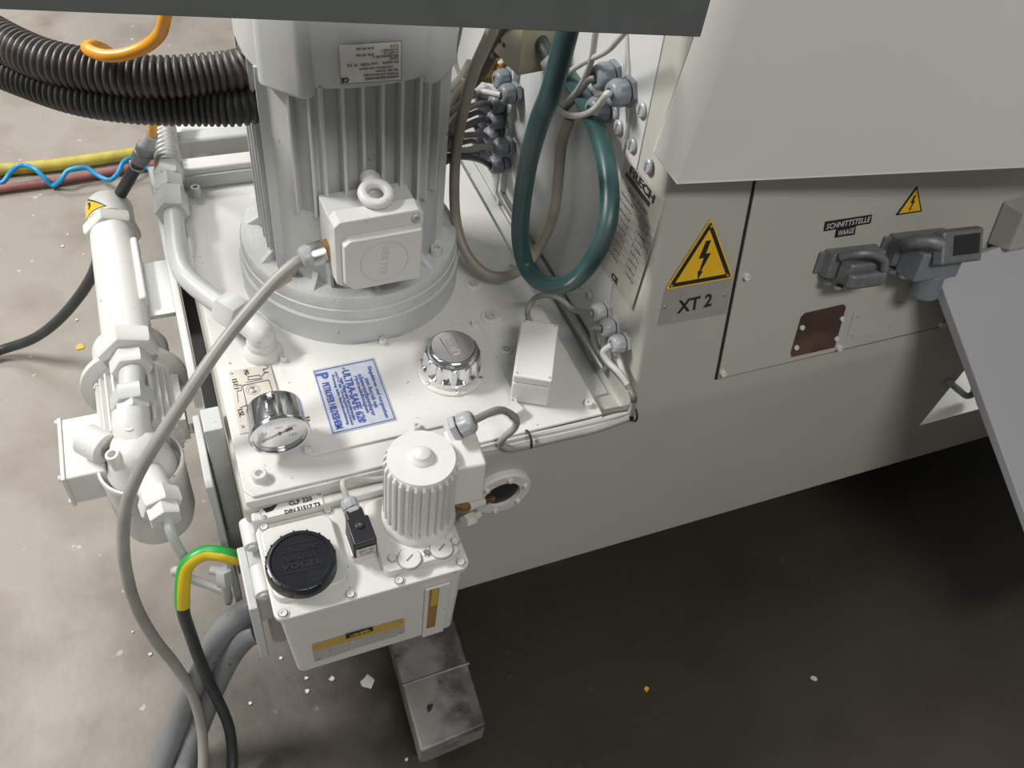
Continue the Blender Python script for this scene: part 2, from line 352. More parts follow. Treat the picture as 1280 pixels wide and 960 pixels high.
# FRECH rating plate on the side wall
PW = (WALL[0] - X * .002, -X)
mb = MB(); pq = [(783, 196), (748, 327), (790, 387), (829, 262), (831, 250), (822, 246)]
mat('plate_old', (.40, .385, .33), .45, .15, var=.12, vs=25)
mb.platepx(pq, PW, .001, 'plate_old'); PW2 = (PW[0] - X * .0011, -X)
mb.textpx('FRECH', (788, 211), (818, 250), PW2, 'ink', 9, bold=.03)
mb.platepx([(783, 214.5), (813, 254), (811, 259), (781.5, 219.5)], PW2, .0003, 'ink')
mb.textpx('DAW 20 S-DV', (786, 236), (809, 268), PW2, 'ink_grey', 5)
def lerp2(a, b_, t): return (a[0] + (b_[0] - a[0]) * t, a[1] + (b_[1] - a[1]) * t)
for i in range(9):
    t = .24 + i * .067; a = lerp2((783, 200), (748, 327), t); b_ = lerp2((829, 262), (790, 387), t)
    mb.linepx([lerp2(a, b_, .05), lerp2(a, b_, .95)], PW2, .0004, 'ink_grey')
    u = t + .03; a = lerp2((783, 200), (748, 327), u); b_ = lerp2((829, 262), (790, 387), u)
    mb.textpx(['Maschine Nr.', 'Baujahr', 'Schliesskraft', 'Steuerung', 'Spannung', 'Frequenz', 'Anschluss', 'Druck', 'Gewicht'][i], lerp2(a, b_, .08), lerp2(a, b_, .42), PW2, 'ink_grey', 3.2)
    mb.textpx(['54/303', '200', '1200kN', '24V', '5460V', '50Hz', '60kVA', '160bar', '4400kg'][i], lerp2(a, b_, .6), lerp2(a, b_, .85), PW2, 'ink_grey', 3.6)
mb.textpx('CE', (765, 343), (772, 353), PW2, 'ink', 7, bold=.03)
tag(mb.build('rating_plate', mc), 'weathered grey rating plate headed FRECH')
# hollow flange on the bed front with its dark port
q = V((.304, .558, .448)); Mf = frame(q, X, n=-Y)
fl = MB().lathe([(.040, 0), (.040, .006), (.037, .009), (.024, .009), (.023, .002), (0, .002)], 'paint', Mf).build('port_flange', mc)
MB().lathe([(.0225, .0021), (.0225, .005), (0, .005)], 'black_plastic', Mf).build('port_seal', fl)
for a in range(6): aa = a * math.pi / 3 + .3; MB().screw(Mf @ V((.031 * math.cos(aa), .031 * math.sin(aa), .009)), -Y, .0035, 'paint', .004).build('screw', fl)
# slanted recess in the bed with a hook, beside the guard door
rin = [p + Y * .16 for p in rec]; k_ = rec + rin
MB().add(k_, [(0, 1, 5, 4), (1, 2, 6, 5), (2, 3, 7, 6), (3, 0, 4, 7), (4, 5, 6, 7)], 'plate_white').build('recess', mc)
FH = (FRONT[0] + Y * .02, -Y)
tag(MB().tube(smooth([PN(1188, 478, (FRONT[0] - Y * .008, -Y)), PN(1200, 489, FH), PN(1209, 495, FH), PN(1217, 490, FH), PN(1217, 474, FH), PN(1214, 462, FH)]), .0055, 'gland_grey', 12).build('hook', mc), 'dark grey bent hook')
# pipe ridge along the bottom of the side wall
MB().tube([V((.459, .625, .556)), V((.459, 1.0, .556))], .006, 'steel').build('edge_tube', mc)
# vertical joint strip
MB().box((.462, 1.0, .86), (.012, .008, .66), 'paint_wall').build('corner_strip', mc, .002)
MB().box((.255, 1.65, 1.25), (.42, .70, .5), 'paint_bed').build('shade_block', mc, .01)  # unseen box added above the machine to shade the rear deck
rl = bpy.data.lights.new('recess_fill_light', 'POINT'); rl.energy = .35; rl.shadow_soft_size = .02; ro = bpy.data.objects.new('recess_fill_light', rl); C.objects.link(ro); ro.location = (rec[0] + rec[2]) / 2 + V((.10, .07, .06))  # added fill light that brightens the recess, no real lamp inside
# machine feet below the bed: kept out of sight, they carry the bed
for x in (.75, 1.6):
    MB().box((x, 1.3, .103), (.12, .12, .206), 'dark_gap').build('foot', mc)

# wall hole plugs and cable glands: individual things on the side wall
def wall_plug(px, py, label, r=.0085, x=.467):
    q = P(px, py, x=x - .0022); t = MB().lathe([(r, 0), (r, .0022), (r * .85, .0035), (0, .004)], 'gland_light', frame(q, Y, n=-X), 20)
    t.box((0, 0, .004), (r * .25, r * 1.1, .001), 'ink_grey', frame(q, Y, n=-X)); o = t.build('blanking_plug'); return tag(o, label, 'plug', 'blanking plugs in the side wall')
wall_plug(803, 137, 'white blanking plug high on the side wall, nearest the hood edge')
wall_plug(774, 159, 'white blanking plug just below the green hose glands')
wall_plug(791, 181, 'white blanking plug left of the hood corner, second above the rating plate')
wall_plug(811, 207, 'white blanking plug beside the word FRECH on the rating plate')
wall_plug(769, 140, 'white blanking plug half hidden behind the two upper glands')
wall_plug(638, 135, 'upper blanking plug right of the rear gland cluster', x=.461)
wall_plug(636, 157, 'lower blanking plug right of the rear gland cluster', x=.461)
wall_plug(727, 356, 'blanking plug low on the wall right of the green hose loop', .0065)
wall_plug(737, 369, 'blanking plug low on the wall directly above the first lower gland', .0065)
def gland(root_name, pos, direction, s, label, matn='gland_grey', group=None, proto=[None, {}]):
    key = (matn,)
    root = bpy.data.objects.new(root_name, None); root.empty_display_size = .01; C.objects.link(root); root.location = pos
    root.matrix_world = axis_frame(pos, direction); root.scale = (s, s, s)
    tag(root, label, 'cable gland', group)
    if key not in proto[1]:
        a = MB(); a.lathe([(1.0, 0), (1.05, .08), (1.05, .42), (1.0, .5)], matn, None, 6)
        b_ = MB(); b_.lathe([(.72, .5), (.72, .62)], 'black_plastic', None, 24); b_.lathe([(.88, .62), (.96, .68), (.96, 1.32), (.90, 1.45), (.80, 1.68), (.66, 1.80), (.5, 1.83), (.42, 1.83), (.40, 1.7), (0, 1.7)], matn, None, 40, lobes=10, amp=.10, lr=(1, 2))
        proto[1][key] = (a.build('lock_nut', root, local=True), b_.build('dome_nut', root, local=True, angle=50))
    else:
        for o in proto[1][key]:
            c = o.copy(); C.objects.link(c); c.parent = root
    return V(pos) + V(direction).normalized() * (1.75 * s)
G = {}
low = [(760, 388, 'topmost of three low wall glands, fed from the white junction box'), (771, 407, 'cable gland low on the side wall, middle of the three'), (784, 427, 'cable gland low on the side wall, lowest of the three')]
for i, (x, y, lb) in enumerate(low): G['l%d' % i] = gland('cable_gland', P(x, y, x=.467), V((-1, -.05, .06)), .0125, lb, 'gland_light', 'lower wall glands')
up = [(771, 93, 'upper wall gland holding the cable that drops behind the green hose'), (790, 113, 'upper wall gland nearest the hood, with a curved grey cable'), (764, 134, 'upper wall gland half hidden behind the green hose end')]
for i, (x, y, lb) in enumerate(up): G['u%d' % i] = gland('cable_gland', P(x, y, x=.467), V((-1, -.1, 0)), .0155, lb, 'gland_grey', 'upper wall glands')
rear = [(640, 97), (647, 115), (634, 127), (632, 147), (627, 167), (638, 182), (632, 203), (613, 119), (617, 137), (612, 155), (609, 174), (614, 190)]
nm = ['topmost of the front row', 'largest, overlapping the topmost one', 'third down in the front row', 'fourth down with a brown cable', 'fifth down in the front row', 'sixth down, standing proud of its neighbours', 'lowest of the front row', 'topmost of the back row', 'second of the back row', 'third of the back row', 'fourth of the back row', 'lowest of the back row']
for i, (x, y) in enumerate(rear): G['r%d' % i] = gland('cable_gland', P(x, y, x=.461), V((-1, -.12, 0)), .0145 if i < 7 else .013, 'grey cable gland in the cluster behind the motor, ' + nm[i], 'gland_grey', 'rear wall glands')

# ------------------------------------------------------------------ hydraulic tank top
tk = thing('hydraulic_tank', (.22, .86, .2), 'white painted hydraulic tank with bolted cover plate in front of the big motor', 'tank')
yz_prism([(.560, .5362), (1.17, .5362), (1.17, .5458), (.560, .5458)], .004, .43, 'paint').build('tank_lid', tk, .0015)
mb = MB(); mb.prism([(.012, .563), (.43, .563), (.43, 1.165), (.004, 1.165), (.004, .575)], .5459, .55, 'paint'); tl = mb.build('top_plate', tk, .002)
# rear deck beyond the motor
yz_prism([(1.171, .42), (1.62, .42), (1.62, .548), (1.171, .548)], .215, .4605, 'paint').build('rear_deck', tk, .003)
MB().prism([(.431, .60), (.456, .60), (.456, 1.165), (.431, 1.165)], .5365, .5395, 'paint_grey').build('gutter', tk)
cv = MB().prism(rrect(.074, .597, .335, .75, .012), .5501, .5535, 'paint').build('cover_plate', tk, .001)
TC = (V((0, 0, .5536)), Z)
for x, y in ((355, 450), (385.5, 563), (521, 535), (478.5, 429), (593.5, 407), (641, 504)):
    q = PN(x, y, TC); MB().screw(q, Z, .0048, 'paint', .006).build('screw', cv)
MB().screw(P(325, 598, z=.5501), Z, .0085, 'paint', .010).build('socket_screw', tk)
MB().screw(P(735, 507, z=.5501), Z, .0052, 'paint', .007).build('socket_screw', tk)
for x, y, r in ((592, 355, .0125), (613, 396, .0135), (633, 437, .0085), (639, 334, .0065)):
    q = P(x, y, z=.5501); MB().lathe([(r, 0), (r, .0012), (r * .85, .0022), (r * .62, .0022), (r * .58, .0008), (0, .0008)], 'paint', frame(q, X, n=Z), 24).lathe([(r * .5, .0009), (r * .5, .004), (r * .3, .004), (r * .28, .001), (0, .001)], 'paint_grey', frame(q, X, n=Z), 6).build('screw_plug', tk)
q = P(246, 245, z=.5501); MB().screw(q, Z, .007, 'paint_grey', .016).build('stud', tk)
# ULTRA-SAFE label
mb = MB(); lp = [(390, 463), (467.5, 447), (496, 525), (415, 544)]; TL = (V((0, 0, .5538)), Z); mb.platepx(lp, TL, .0006, 'plate_blue'); TL2 = (V((0, 0, .5545)), Z)
c = V((442, 495)); mb.linepx([tuple(c + (V(p) - c) * .95) for p in lp], TL2, .0009, 'ink_blue', closed=True)
# reading direction runs down the plate (towards the viewer)
def lab(t, s0, u0, u1, m, h, bold=0):
    # s: 0..1 across plate from right edge to left, u: 0..1 down
    a = lerp2(lerp2(lp[1], lp[0], s0), lerp2(lp[2], lp[3], s0), u0); b_ = lerp2(lerp2(lp[1], lp[0], s0), lerp2(lp[2], lp[3], s0), u1)
    mb.textpx(t, a, b_, TL2, m, h, bold=bold)
lab('Eingefahren und vorgesehen', .13, .12, .93, 'ink_blue', 5); lab('zum Betrieb mit', .22, .28, .75, 'ink_blue', 4.5); lab('schwerentflammbarer', .30, .20, .86, 'ink_blue', 4.5)
lab('Hydraulikflüssigkeit', .38, .22, .80, 'ink_blue', 4.5); lab('ULTRA-SAFE 620', .50, .10, .92, 'ink_blue', 8, .025)
lab('vom Mineralöl herrührenden', .60, .2, .86, 'ink_blue', 3.5); lab('HLP-D für Druckgießmaschinen', .66, .1, .92, 'ink_blue', 3.5); lab('Wartung siehe Betriebsanleitung', .72, .12, .9, 'ink_blue', 3.5)
lab('PETROFER HILDESHEIM', .86, .22, .93, 'ink_blue', 7, .02); lab('P', .87, .07, .16, 'ink_blue', 11, .03)
lb = tag(mb.build('label_plate', cv), 'silver and blue label reading ULTRA-SAFE 620')
for x, y in ((429, 461), (453, 527)): MB().screw(PN(x, y, TL2), Z, .0017, 'steel', .001).build('rivet', lb)
# schematic plate under the gauge
mat('plate_beige', (.58, .54, .48), .35, .2)
sp_ = [(285, 465), (338, 455), (363, 530), (300, 543)]; TS = (V((0, 0, .5502)), Z); mb = MB(); mb.platepx(sp_, TS, .0007, 'plate_beige'); TS2 = (V((0, 0, .551)), Z)
mb.linepx([(338, 456), (345, 480), (350, 500)], TS2, .0009, 'ink_grey'); mb.linepx([(303, 482), (336, 475), (344, 500)], TS2, .0006, 'ink'); mb.linepx([(303, 482), (311, 520)], TS2, .0006, 'ink')
mb.linepx([(310, 471), (325, 469), (326, 473), (310, 475)], TS2, .0006, 'ink', closed=True); mb.linepx([(308, 478), (328, 474)], TS2, .0010, 'ink_grey'); mb.linepx([(309, 470), (306, 466)], TS2, .0005, 'ink'); mb.linepx([(327, 471), (331, 465)], TS2, .0005, 'ink')
for r in (.0078, .0055): mb.torus(frame(PN(316.5, 487, TS2), X, n=Z), r, .0003, 'ink_grey', 28, 4)
mb.textpx('M', (315, 484), (318, 490), TS2, 'ink_grey', 4); mb.textpx('M2', (307, 463), (309, 468), TS2, 'ink', 4); mb.textpx('L1', (331, 461), (333, 466), TS2, 'ink', 4)
mb.textpx('1S1.1', (293, 474), (296, 486), TS2, 'ink', 4.5); mb.textpx('1SL', (300, 512), (303, 521), TS2, 'ink', 5)
mb.linepx([(295, 483), (301, 481), (302, 488), (296, 489), (298, 503)], TS2, .0005, 'ink'); mb.linepx([(309, 506), (300, 510)], TS2, .0005, 'ink')
o = tag(mb.build('schematic_plate', tk), 'engraved metal circuit plate behind the gauge')
for x, y in ((289, 466.5), (334, 458.5), (303, 533)): MB().screw(PN(x, y, TS2), Z, .0018, 'steel', .0012).build('rivet', o)
# ledge in front with CLP 220 label, left channel rail, posts, step block
MB().prism([(.006, .5455), (.26, .5455), (.26, .5575), (.006, .5575)], .49, .5300, 'paint').build('front_ledge', tk, .003)
TLg = (V((0, 0, .5302)), Z); mb = MB(); cp_ = [(322, 635), (403, 615), (406, 632), (327, 651)]; mb.platepx(cp_, TLg, .0007, 'plate_white'); TLg2 = (V((0, 0, .5311)), Z)
mb.linepx([(323.5, 636), (402, 616.5), (404.5, 631), (328, 649.5)], TLg2, .0004, 'ink_grey', closed=True)
mb.textpx('CLP 220', (361, 630), (390, 623), TLg2, 'ink', 6.5, bold=.02); mb.textpx('DIN 51517 T3', (356, 640.5), (400, 630), TLg2, 'ink', 6.5, bold=.02)
mb.platepx([(328, 636), (338, 633.5), (348, 629.5), (341, 638), (333, 641)], TLg2, .0003, 'ink')
o = tag(mb.build('oil_grade_plate', tk), 'white plate reading CLP 220 DIN 51517 T3')
for x, y in ((399, 619), (331, 646)): MB().screw(PN(x, y, TLg2), Z, .0018, 'steel', .0012).build('rivet', o)
MB().box((-.024, .96, .532), (.010, .46, .03), 'paint_grey').build('side_rail', tk, .002)
MB().box((-.0115, .96, .34), (.015, .42, .25), 'dark_gap').build('side_channel', tk)
a = P(252, 510, z=.55); MB().box((a.x + .008, .682, .39), (.022, .035, .32), 'paint_grey').build('side_post', tk, .002)
MB().box((-.030, .672, .36), (.009, .11, .30), 'paint_grey').build('side_flange', tk, .002)
MB().cyl(P(247, 533, x=-.034), P(236, 537, x=-.05), .007, 'paint_grey').build('side_stud', tk, .001)
# rear channel rail across the back
ra, rb_, rc_ = P(226, 213, z=.582), P(224, 198, z=.582), P(236, 236, z=.5505)
MB().prism([(ra.x, ra.y), (.40, ra.y), (.40, rb_.y), (ra.x, rb_.y)], .5505, .582, 'paint').build('rear_rail', tk, .004)
MB().prism([(ra.x + .003, ra.y - .004), (.40, ra.y - .004), (.40, ra.y), (ra.x + .003, ra.y)], .5505, .572, 'paint_grey').build('rear_rail_lip', tk, .001)

# ------------------------------------------------------------------ main electric motor
mx_, my_ = .203, .893
mt = thing('electric_motor', (mx_, my_, .55), 'big upright grey-white electric motor with vertical fins standing on the tank', 'motor')
Mm = Matrix.Translation((mx_, my_, 0)) @ Matrix.Rotation(math.radians(2), 4, 'Z')
def loc(x, y, z): return Mm @ V((x, y, z))
MB().lathe([(.1425, .5503), (.1425, .587), (.1405, .589)], 'paint_motor', Mm, 96).build('pump_carrier', mt)
fb = MB().lathe([(.1395, .589), (.1395, .604), (.1380, .605), (.1385, .619), (.1365, .6225), (.10, .6225)], 'paint_rough', Mm, 96); flg = fb.build('mounting_flange', mt)
for k in range(10):
    a = math.radians(18 + 36 * k); d = V((math.cos(a), math.sin(a), 0)); t = V((-d.y, d.x, 0)); mb = MB()
    pts = [d * .10 + Z * .62, d * .134 + Z * .62, d * .109 + Z * .638, d * .10 + Z * .640]
    mb.add([p + t * .0015 for p in pts] + [p - t * .006 for p in pts], [(0, 1, 2, 3), (7, 6, 5, 4), (0, 4, 5, 1), (1, 5, 6, 2), (2, 6, 7, 3), (3, 7, 4, 0)], 'paint_rough', Mm); mb.build('gusset', flg, .0008)
for px, py in ((364, 341), (545, 318)):
    q = P(px, py, z=.6226); MB().screw(q, Z, .0078, 'paint_motor', .012).build('flange_bolt', mt)
def comb():
    pts = []
    for s in range(4):
        seg = []
        # corner arc then fins on the face; face direction -y for s=0
        for i in range(7):
            t = math.radians(-90 - 58 + i * 4.6); seg.append((.112 * math.cos(t), .112 * math.sin(t)))
        w0 = .0525; n = 6; pitch = 2 * w0 / (n - 1) if s == 0 else 2 * w0 / (n - 1)
        seg = [(x, y) for x, y in seg if x < -w0 - .003]
        for i in range(n):
            x = -w0 + i * pitch; o = -.1095 if 0 < i < n - 1 else -.1065
            if i > 0: seg.append((x - .0018, -.089))
            seg += [(x - .0016, o), (x + .0016, o)]
            if i < n - 1: seg.append((x + .0018, -.089))
        for i in range(7):
            t = math.radians(-90 + 30.4 + i * 4.6); p = (.112 * math.cos(t), .112 * math.sin(t))
            if p[0] > w0 + .003: seg.append(p)
        ca, sa = math.cos(s * math.pi / 2), math.sin(s * math.pi / 2)
        pts += [(x * ca - y * sa, x * sa + y * ca) for x, y in seg]
    return pts
cb = comb()
MB().prism(cb, .6226, .886, 'paint_motor', Mm).build('finned_housing', mt, angle=30)
# feet ledge of housing and t-slot brackets on the front corners
for sx in (-1, 1):
    mb = MB(); a = math.radians(-90 + sx * 38)
    d = V((math.cos(a), math.sin(a), 0)); t = V((-d.y, d.x, 0))
    Mb = frame(d * .1115 + Z * .80, t, n=d)   # local y = +-Z
    zdir = 1 if (Mb.to_3x3() @ V((0, 1, 0))).z > 0 else -1
    for xx in (-.011, .011): mb.box((xx, 0, .003), (.0035, .15, .010), 'paint_motor', Mm @ Mb)
    mb.box((0, zdir * .077, .003), (.026, .012, .010), 'paint_motor', Mm @ Mb); mb.box((0, 0, -.0005), (.02, .15, .002), 'gland_light', Mm @ Mb)
    mb.build('mounting_slot', mt, .0008)
def sq(r, n=64, e=3.2): return [(r * math.copysign(abs(math.cos(t)) ** (2 / e), math.cos(t)), r * math.copysign(abs(math.sin(t)) ** (2 / e), math.sin(t))) for t in [2 * math.pi * i / n for i in range(n)]]
fc = MB(); fc.prism(sq(.1115, e=2.5), .8845, .955, 'paint_motor', Mm, 1.01)
fc.prism(sq(.1126, e=2.5), .9551, .962, 'paint_motor', Mm, .985); fc.prism(sq(.100), .9621, .975, 'paint_motor', Mm, .86)
fan = fc.build('fan_cover', mt, .003, seg=3)
for a in (-135, -45, 45, 135):
    MB().prism(rrect(.070, -.032, .1245, .032, .014, 6), .874, .957, 'paint_motor', Mm @ Matrix.Rotation(math.radians(a), 4, 'Z'), .97).build('corner_boss', fan, .004, seg=3)
for a in (-128, -52): MB().screw(loc(.107 * math.cos(math.radians(a)), .107 * math.sin(math.radians(a)), .9625), Z, .0042, 'paint_motor', .005).build('screw', fan)
# rating plate, fixed upside down on the fan cover front
PM = (V((mx_, my_ - .1150, .92)), V((.035, -1, .02)).normalized()); mb = MB()
mp_ = [(424, 57), (501, 51.5), (501, 99), (426, 105)]; mb.platepx(mp_, PM, .0008, 'plate_white'); PM2 = (PM[0] + PM[1] * .0010, PM[1])
mb.linepx([(423.5, 56.5), (502, 51), (502, 100), (426, 105.5)], PM2, .0005, 'ink_grey', off=-.0002, closed=True)
def mtxt(t, xr, y, wpx, h=3.2, bold=.01):
    mb.textpx(t, (xr, y), (xr - wpx, y + wpx * .07), PM2, 'ink_grey', h, bold=bold)
mtxt('HANNING ELEKTRO-WERKE', 498, 95.5, 42); mtxt('Antriebe und Steuerungen', 498, 91, 44); mtxt('Typ NER 132 M 4', 498, 86.5, 28); mtxt('3~pH Mot.Nr. 4226 264274', 491, 83, 42)
mtxt('D/Y 400/690', 498, 77, 20); mtxt('9.0 kW', 498, 72.5, 11); mtxt('cos 0.86  IP 55', 472, 79.5, 38); mtxt('380-420/660-690 V', 498, 69, 32); mtxt('50 Hz  1445 1/min', 467, 68, 22); mtxt('11.6/9.3 A', 498, 65, 19); mtxt('Dy 440-480 V', 498, 61, 22); mtxt('60 Hz 1750 1/min', 467, 60, 22); mtxt('11.3 A', 498, 57, 10)
mb.textpx('CE', (436, 100), (426.5, 100.7), PM2, 'ink', 6.5, bold=.03)
tag(mb.build('rating_plate', fan), 'white rating plate fixed upside down')
# terminal box
tb = MB()
Mt = Matrix.Rotation(math.radians(2), 4, 'Z'); cx_ = .195; T0 = Matrix.Translation((cx_, .74, .722)) @ Mt
MB().box((.002, .028, -.006), (.100, .05, .080), 'paint_motor', T0).build('terminal_base', mt, .002)
fr = frame((0, 0, 0), X, n=-Y)
tcv = MB(); tcv.prism([(-.05, -.036), (-.035, -.047), (.046, -.047), (.05, -.043), (.05, .044), (.044, .049), (-.044, .049), (-.05, .043)], -.002, .019, 'paint', T0 @ fr, .985)
tcv.prism([(-.043, -.030), (-.034, -.041), (.044, -.041), (.046, -.039), (.046, .030), (-.036, .030), (-.043, .024)], .019, .029, 'paint', T0 @ fr, .97)
tco = tcv.build('terminal_cover', mt, .0022, seg=3)
mb = MB(); mb.torus(T0 @ fr @ Matrix.Translation((.002, -.006, .0292)), .027, .0006, 'paint_motor', 40, 6); mb.text('BERTER', T0 @ fr @ Matrix.Translation((.002, -.006, .0292)) @ Matrix.Rotation(math.radians(-95), 4, 'Z'), 'paint_motor', .04, .008)
mb.build('cover_emblem', tco)
q = T0 @ fr @ V((.040, .039, .0185)); MB().screw(q, -Y, .0048, 'gland_light', .004).build('cover_screw', tco)
# eye bolt
MB().cyl(P(463, 224, y=my_ - .10), P(463, 226, y=my_ - .10) + V((0, -.028, -.001)), .012, 'paint', .0095).build('eye_bolt_boss', mt, .001)
eb = P(470, 242, y=.748); Me = frame(eb, X, n=V((0, -.25, 1))); ebm = MB(); ebm.torus(Me, .0140, .0058, 'paint', 40, 14)
ebm.cyl(eb + Y * .014, eb + Y * .03, .0098, 'paint'); tag(ebm.build('eye_bolt', mt), 'glossy white lifting ring')

# ------------------------------------------------------------------ chrome filler cap
fcp = thing('filler_cap', (.272, .675, .5537), 'round fluted chrome filler cap on the white cover plate', 'cap')
Mc = Matrix.Translation((.272, .675, .5537))
MB().lathe([(.041, 0), (.041, .0025), (.039, .004), (.036, .004), (.036, .008)], 'paint', Mc, 48).build('collar', fcp)
for k in range(6): a = k * math.pi / 3 + .4; MB().screw(Mc @ V((.0385 * math.cos(a), .0385 * math.sin(a), .004)), Z, .0024, 'steel', .0015).build('screw', fcp)
cpm = MB().lathe([(.0355, .008), (.0358, .012), (.0358, .0135), (.0352, .0155), (.0345, .031), (.0338, .036), (.0322, .0372), (.0308, .0378), (.0300, .0405), (.0285, .0430), (.0262, .0442), (.0250, .0440), (0, .0440)], 'chrome', Mc, 144, lobes=12, amp=.0042, lr=(3, 5)).build('knob', fcp)
Mtx = frame(V((.272, .675, .5980)), P(559, 418, z=.598) - P(577, 447, z=.598), n=Z)
mb = MB(); mb.text('UCC', Mtx, 'plate_white', .027, .0095, depth=.0006); mb.box((0, .0085, 0), (.036, .0008, .0008), 'plate_alu', Mtx); mb.box((0, -.0085, 0), (.036, .0008, .0008), 'plate_alu', Mtx); mb.build('embossed_mark', cpm)

# ------------------------------------------------------------------ pressure gauge
gc = V((.053, .606, .591)); ga = thing('pressure_gauge', (gc.x, .64, .551), 'round chrome pressure gauge with white dial standing on the tank corner', 'gauge')
gn = V((-.02, -1, -.04)).normalized(); Mg = frame(gc, X, n=gn)
MB().lathe([(.024, -.038), (.0300, -.036), (.0308, -.033), (.0305, -.004), (.0325, -.002), (.0330, .001), (.0320, .0035), (.029, .0035), (.0285, .001), (.0284, -.001)], 'chrome', Mg, 64).build('case', ga)
dl = MB().lathe([(.0288, -.003), (.0288, -.0015), (0, -.0015)], 'dial', Mg, 48)
for k in range(11):
    a = math.radians(225 - 27 * k); dl.box((0, 0, 0), (.003 if k % 2 else .0045, .0005, .0002), 'ink_grey', Mg @ Matrix.Translation((.024 * math.cos(a), .024 * math.sin(a), -.0012)) @ Matrix.Rotation(a, 4, 'Z'))
for t, x, y, w_ in (('20', -.016, .005, .006), ('100', .014, .009, .009), ('120', .014, -.006, .008), ('bar', 0, .011, .007)): dl.text(t, Mg @ Matrix.Translation((x, y, -.0012)), 'ink', w_)
dl = dl.build('dial', ga)
nd = MB(); a = math.radians(203); nd.box((.006, 0, 0), (.030, .0008, .0004), 'ink', Mg @ Matrix.Translation((0, 0, -.0002)) @ Matrix.Rotation(a, 4, 'Z')); nd.box((-.011, 0, 0), (.008, .0032, .0004), 'ink', Mg @ Matrix.Translation((0, 0, -.0002)) @ Matrix.Rotation(a, 4, 'Z')); nd.cyl(Mg @ V((0, 0, -.0012)), Mg @ V((0, 0, .0004)), .0016, 'ink'); nd.build('needle', ga)
MB().lathe([(.0284, .0012), (.0284, .0020), (0, .0020)], 'glass', Mg, 48).build('glass_front', ga)
s0 = gc - gn * .022 - Z * .027; MB().cyl(V((s0.x, s0.y, .5512)), s0, .0065, 'steel').hex(V((s0.x, s0.y, .5512)), V((s0.x, s0.y, .561)), .010, 'steel').build('stem', ga)
MB().cyl(gc + X * .031 - gn * .012, gc + X * .0345 - gn * .012, .0026, 'brass').build('vent_screw', ga)

# ------------------------------------------------------------------ white junction box
a, b_, c = P(652, 398, z=.6), P(697, 405, z=.6), P(643, 469, z=.6)
wd, ln_ = .0465, .096; Mj = frame((a + b_) / 2 + (c - a) / 2, b_ - a, n=Z)
jb = thing('junction_box', (Mj.translation.x, Mj.translation.y, .5502), 'small white plastic junction box standing on the tank beside the chrome cap', 'junction box')
MB().box((0, 0, -.031), (wd, ln_, .034), 'plastic_white', Mj).build('box_body', jb, .003, seg=3)
jc = MB().box((0, 0, -.0065), (wd + .001, ln_ + .001, .013), 'plastic_white', Mj).build('box_cover', jb, .003, seg=3)
for x, y in ((-1, -1), (1, -1), (1, 1), (-1, 1)): MB().screw(Mj @ V((x * (wd / 2 - .004), y * (ln_ / 2 - .004), -.0004)), Z, .0015, 'gland_light', .001).build('cover_screw', jc)
cable('junction_cable', [Mj @ V((.0, ln_ / 2 - .002, -.025)), P(660, 396, z=.595), P(661, 384, z=.61), P(670, 372, z=.615), P(685, 369, z=.61), P(702, 375, z=.602), P(718, 388, z=.597), G['l0']], .0036, 'cable_grey', 'short grey cable looping from the white junction box to the wall gland')

# ------------------------------------------------------------------ lubrication unit
lu = thing('lubrication_unit', (.11, .487, .37), 'white lubrication pump on the tank front with black filler cap and small finned motor', 'lubricator')
mb = MB(); r0 = rrect(.011, .434, .211, .541, .008); r1 = [(.113 + (x - .1110) * .92, .4875 + (y - .4875) * .97) for x, y in r0]
vs = [(x, y, .372) for x, y in r1] + [(x, y, .512) for x, y in r0]; n = len(r0)
mb.add(vs, [list(range(n))[::-1], list(range(n, 2 * n))] + [(i, (i + 1) % n, n + (i + 1) % n, n + i) for i in range(n)], 'paint'); resv = mb.build('reservoir', lu, .002)
yf = .4325
# nameplate and sight glass on the front (front plane leans slightly)
RP = (V((0, .4335, .512)), V((0, -1, .012)).normalized()); RP = (V((.11, .4335, .512)), (V((0, -.140, -.0018)).cross(V((1, 0, 0)))).normalized() * 1)
nrm = V((1, 0, 0)).cross(V((0, .0016, -.14))).normalized(); nrm = nrm if nrm.y < 0 else -nrm; RP = (V((.11, .4336, .512)), nrm)
mb = MB(); mb.platepx([(390, 806), (505, 773), (506, 790), (393, 827)], RP, .0008, 'plate_grey'); RP2 = (RP[0] + nrm * .0009, nrm)
mb.platepx([(390, 806), (505, 773), (505.5, 781), (391, 814)], RP2, .0003, 'gold'); RP3 = (RP[0] + nrm * .0013, nrm)
mb.platepx([(432, 793), (466, 783.5), (466.5, 788.5), (432.5, 798.5)], RP3, .0002, 'ink'); mb.textpx('VOGEL', (437, 795), (463, 787), (RP3[0] + nrm * .0003, nrm), 'gold', 5, bold=.02)
for i, y in enumerate((0, 4.5, 9)): mb.textpx('Vogel Germany  Zentralschmierung  MKU2', (400, 815 + y * .9), (496, 786.5 + y * .9), RP2, 'ink_faint', 2.5)
o = tag(mb.build('name_plate', resv), 'metal nameplate with golden band reading VOGEL')
for x, y in ((396, 806.5), (501, 776.5), (398, 823), (501, 790)): MB().screw(PN(x, y, RP2), nrm, .0014, 'steel', .001).build('rivet', o)
mb = MB(); mb.platepx([(531, 735), (562, 726), (553, 786), (527, 794)], RP, .0035, 'paint'); sgf = mb.build('sight_frame', resv, .001)
RPs = (RP[0] + nrm * .0036, nrm); mb = MB(); mb.platepx([(537, 738), (549, 735), (543.5, 782), (533, 785)], RPs, .0012, 'oil'); tag(mb.build('sight_glass', sgf, .0004), 'amber oil level window')
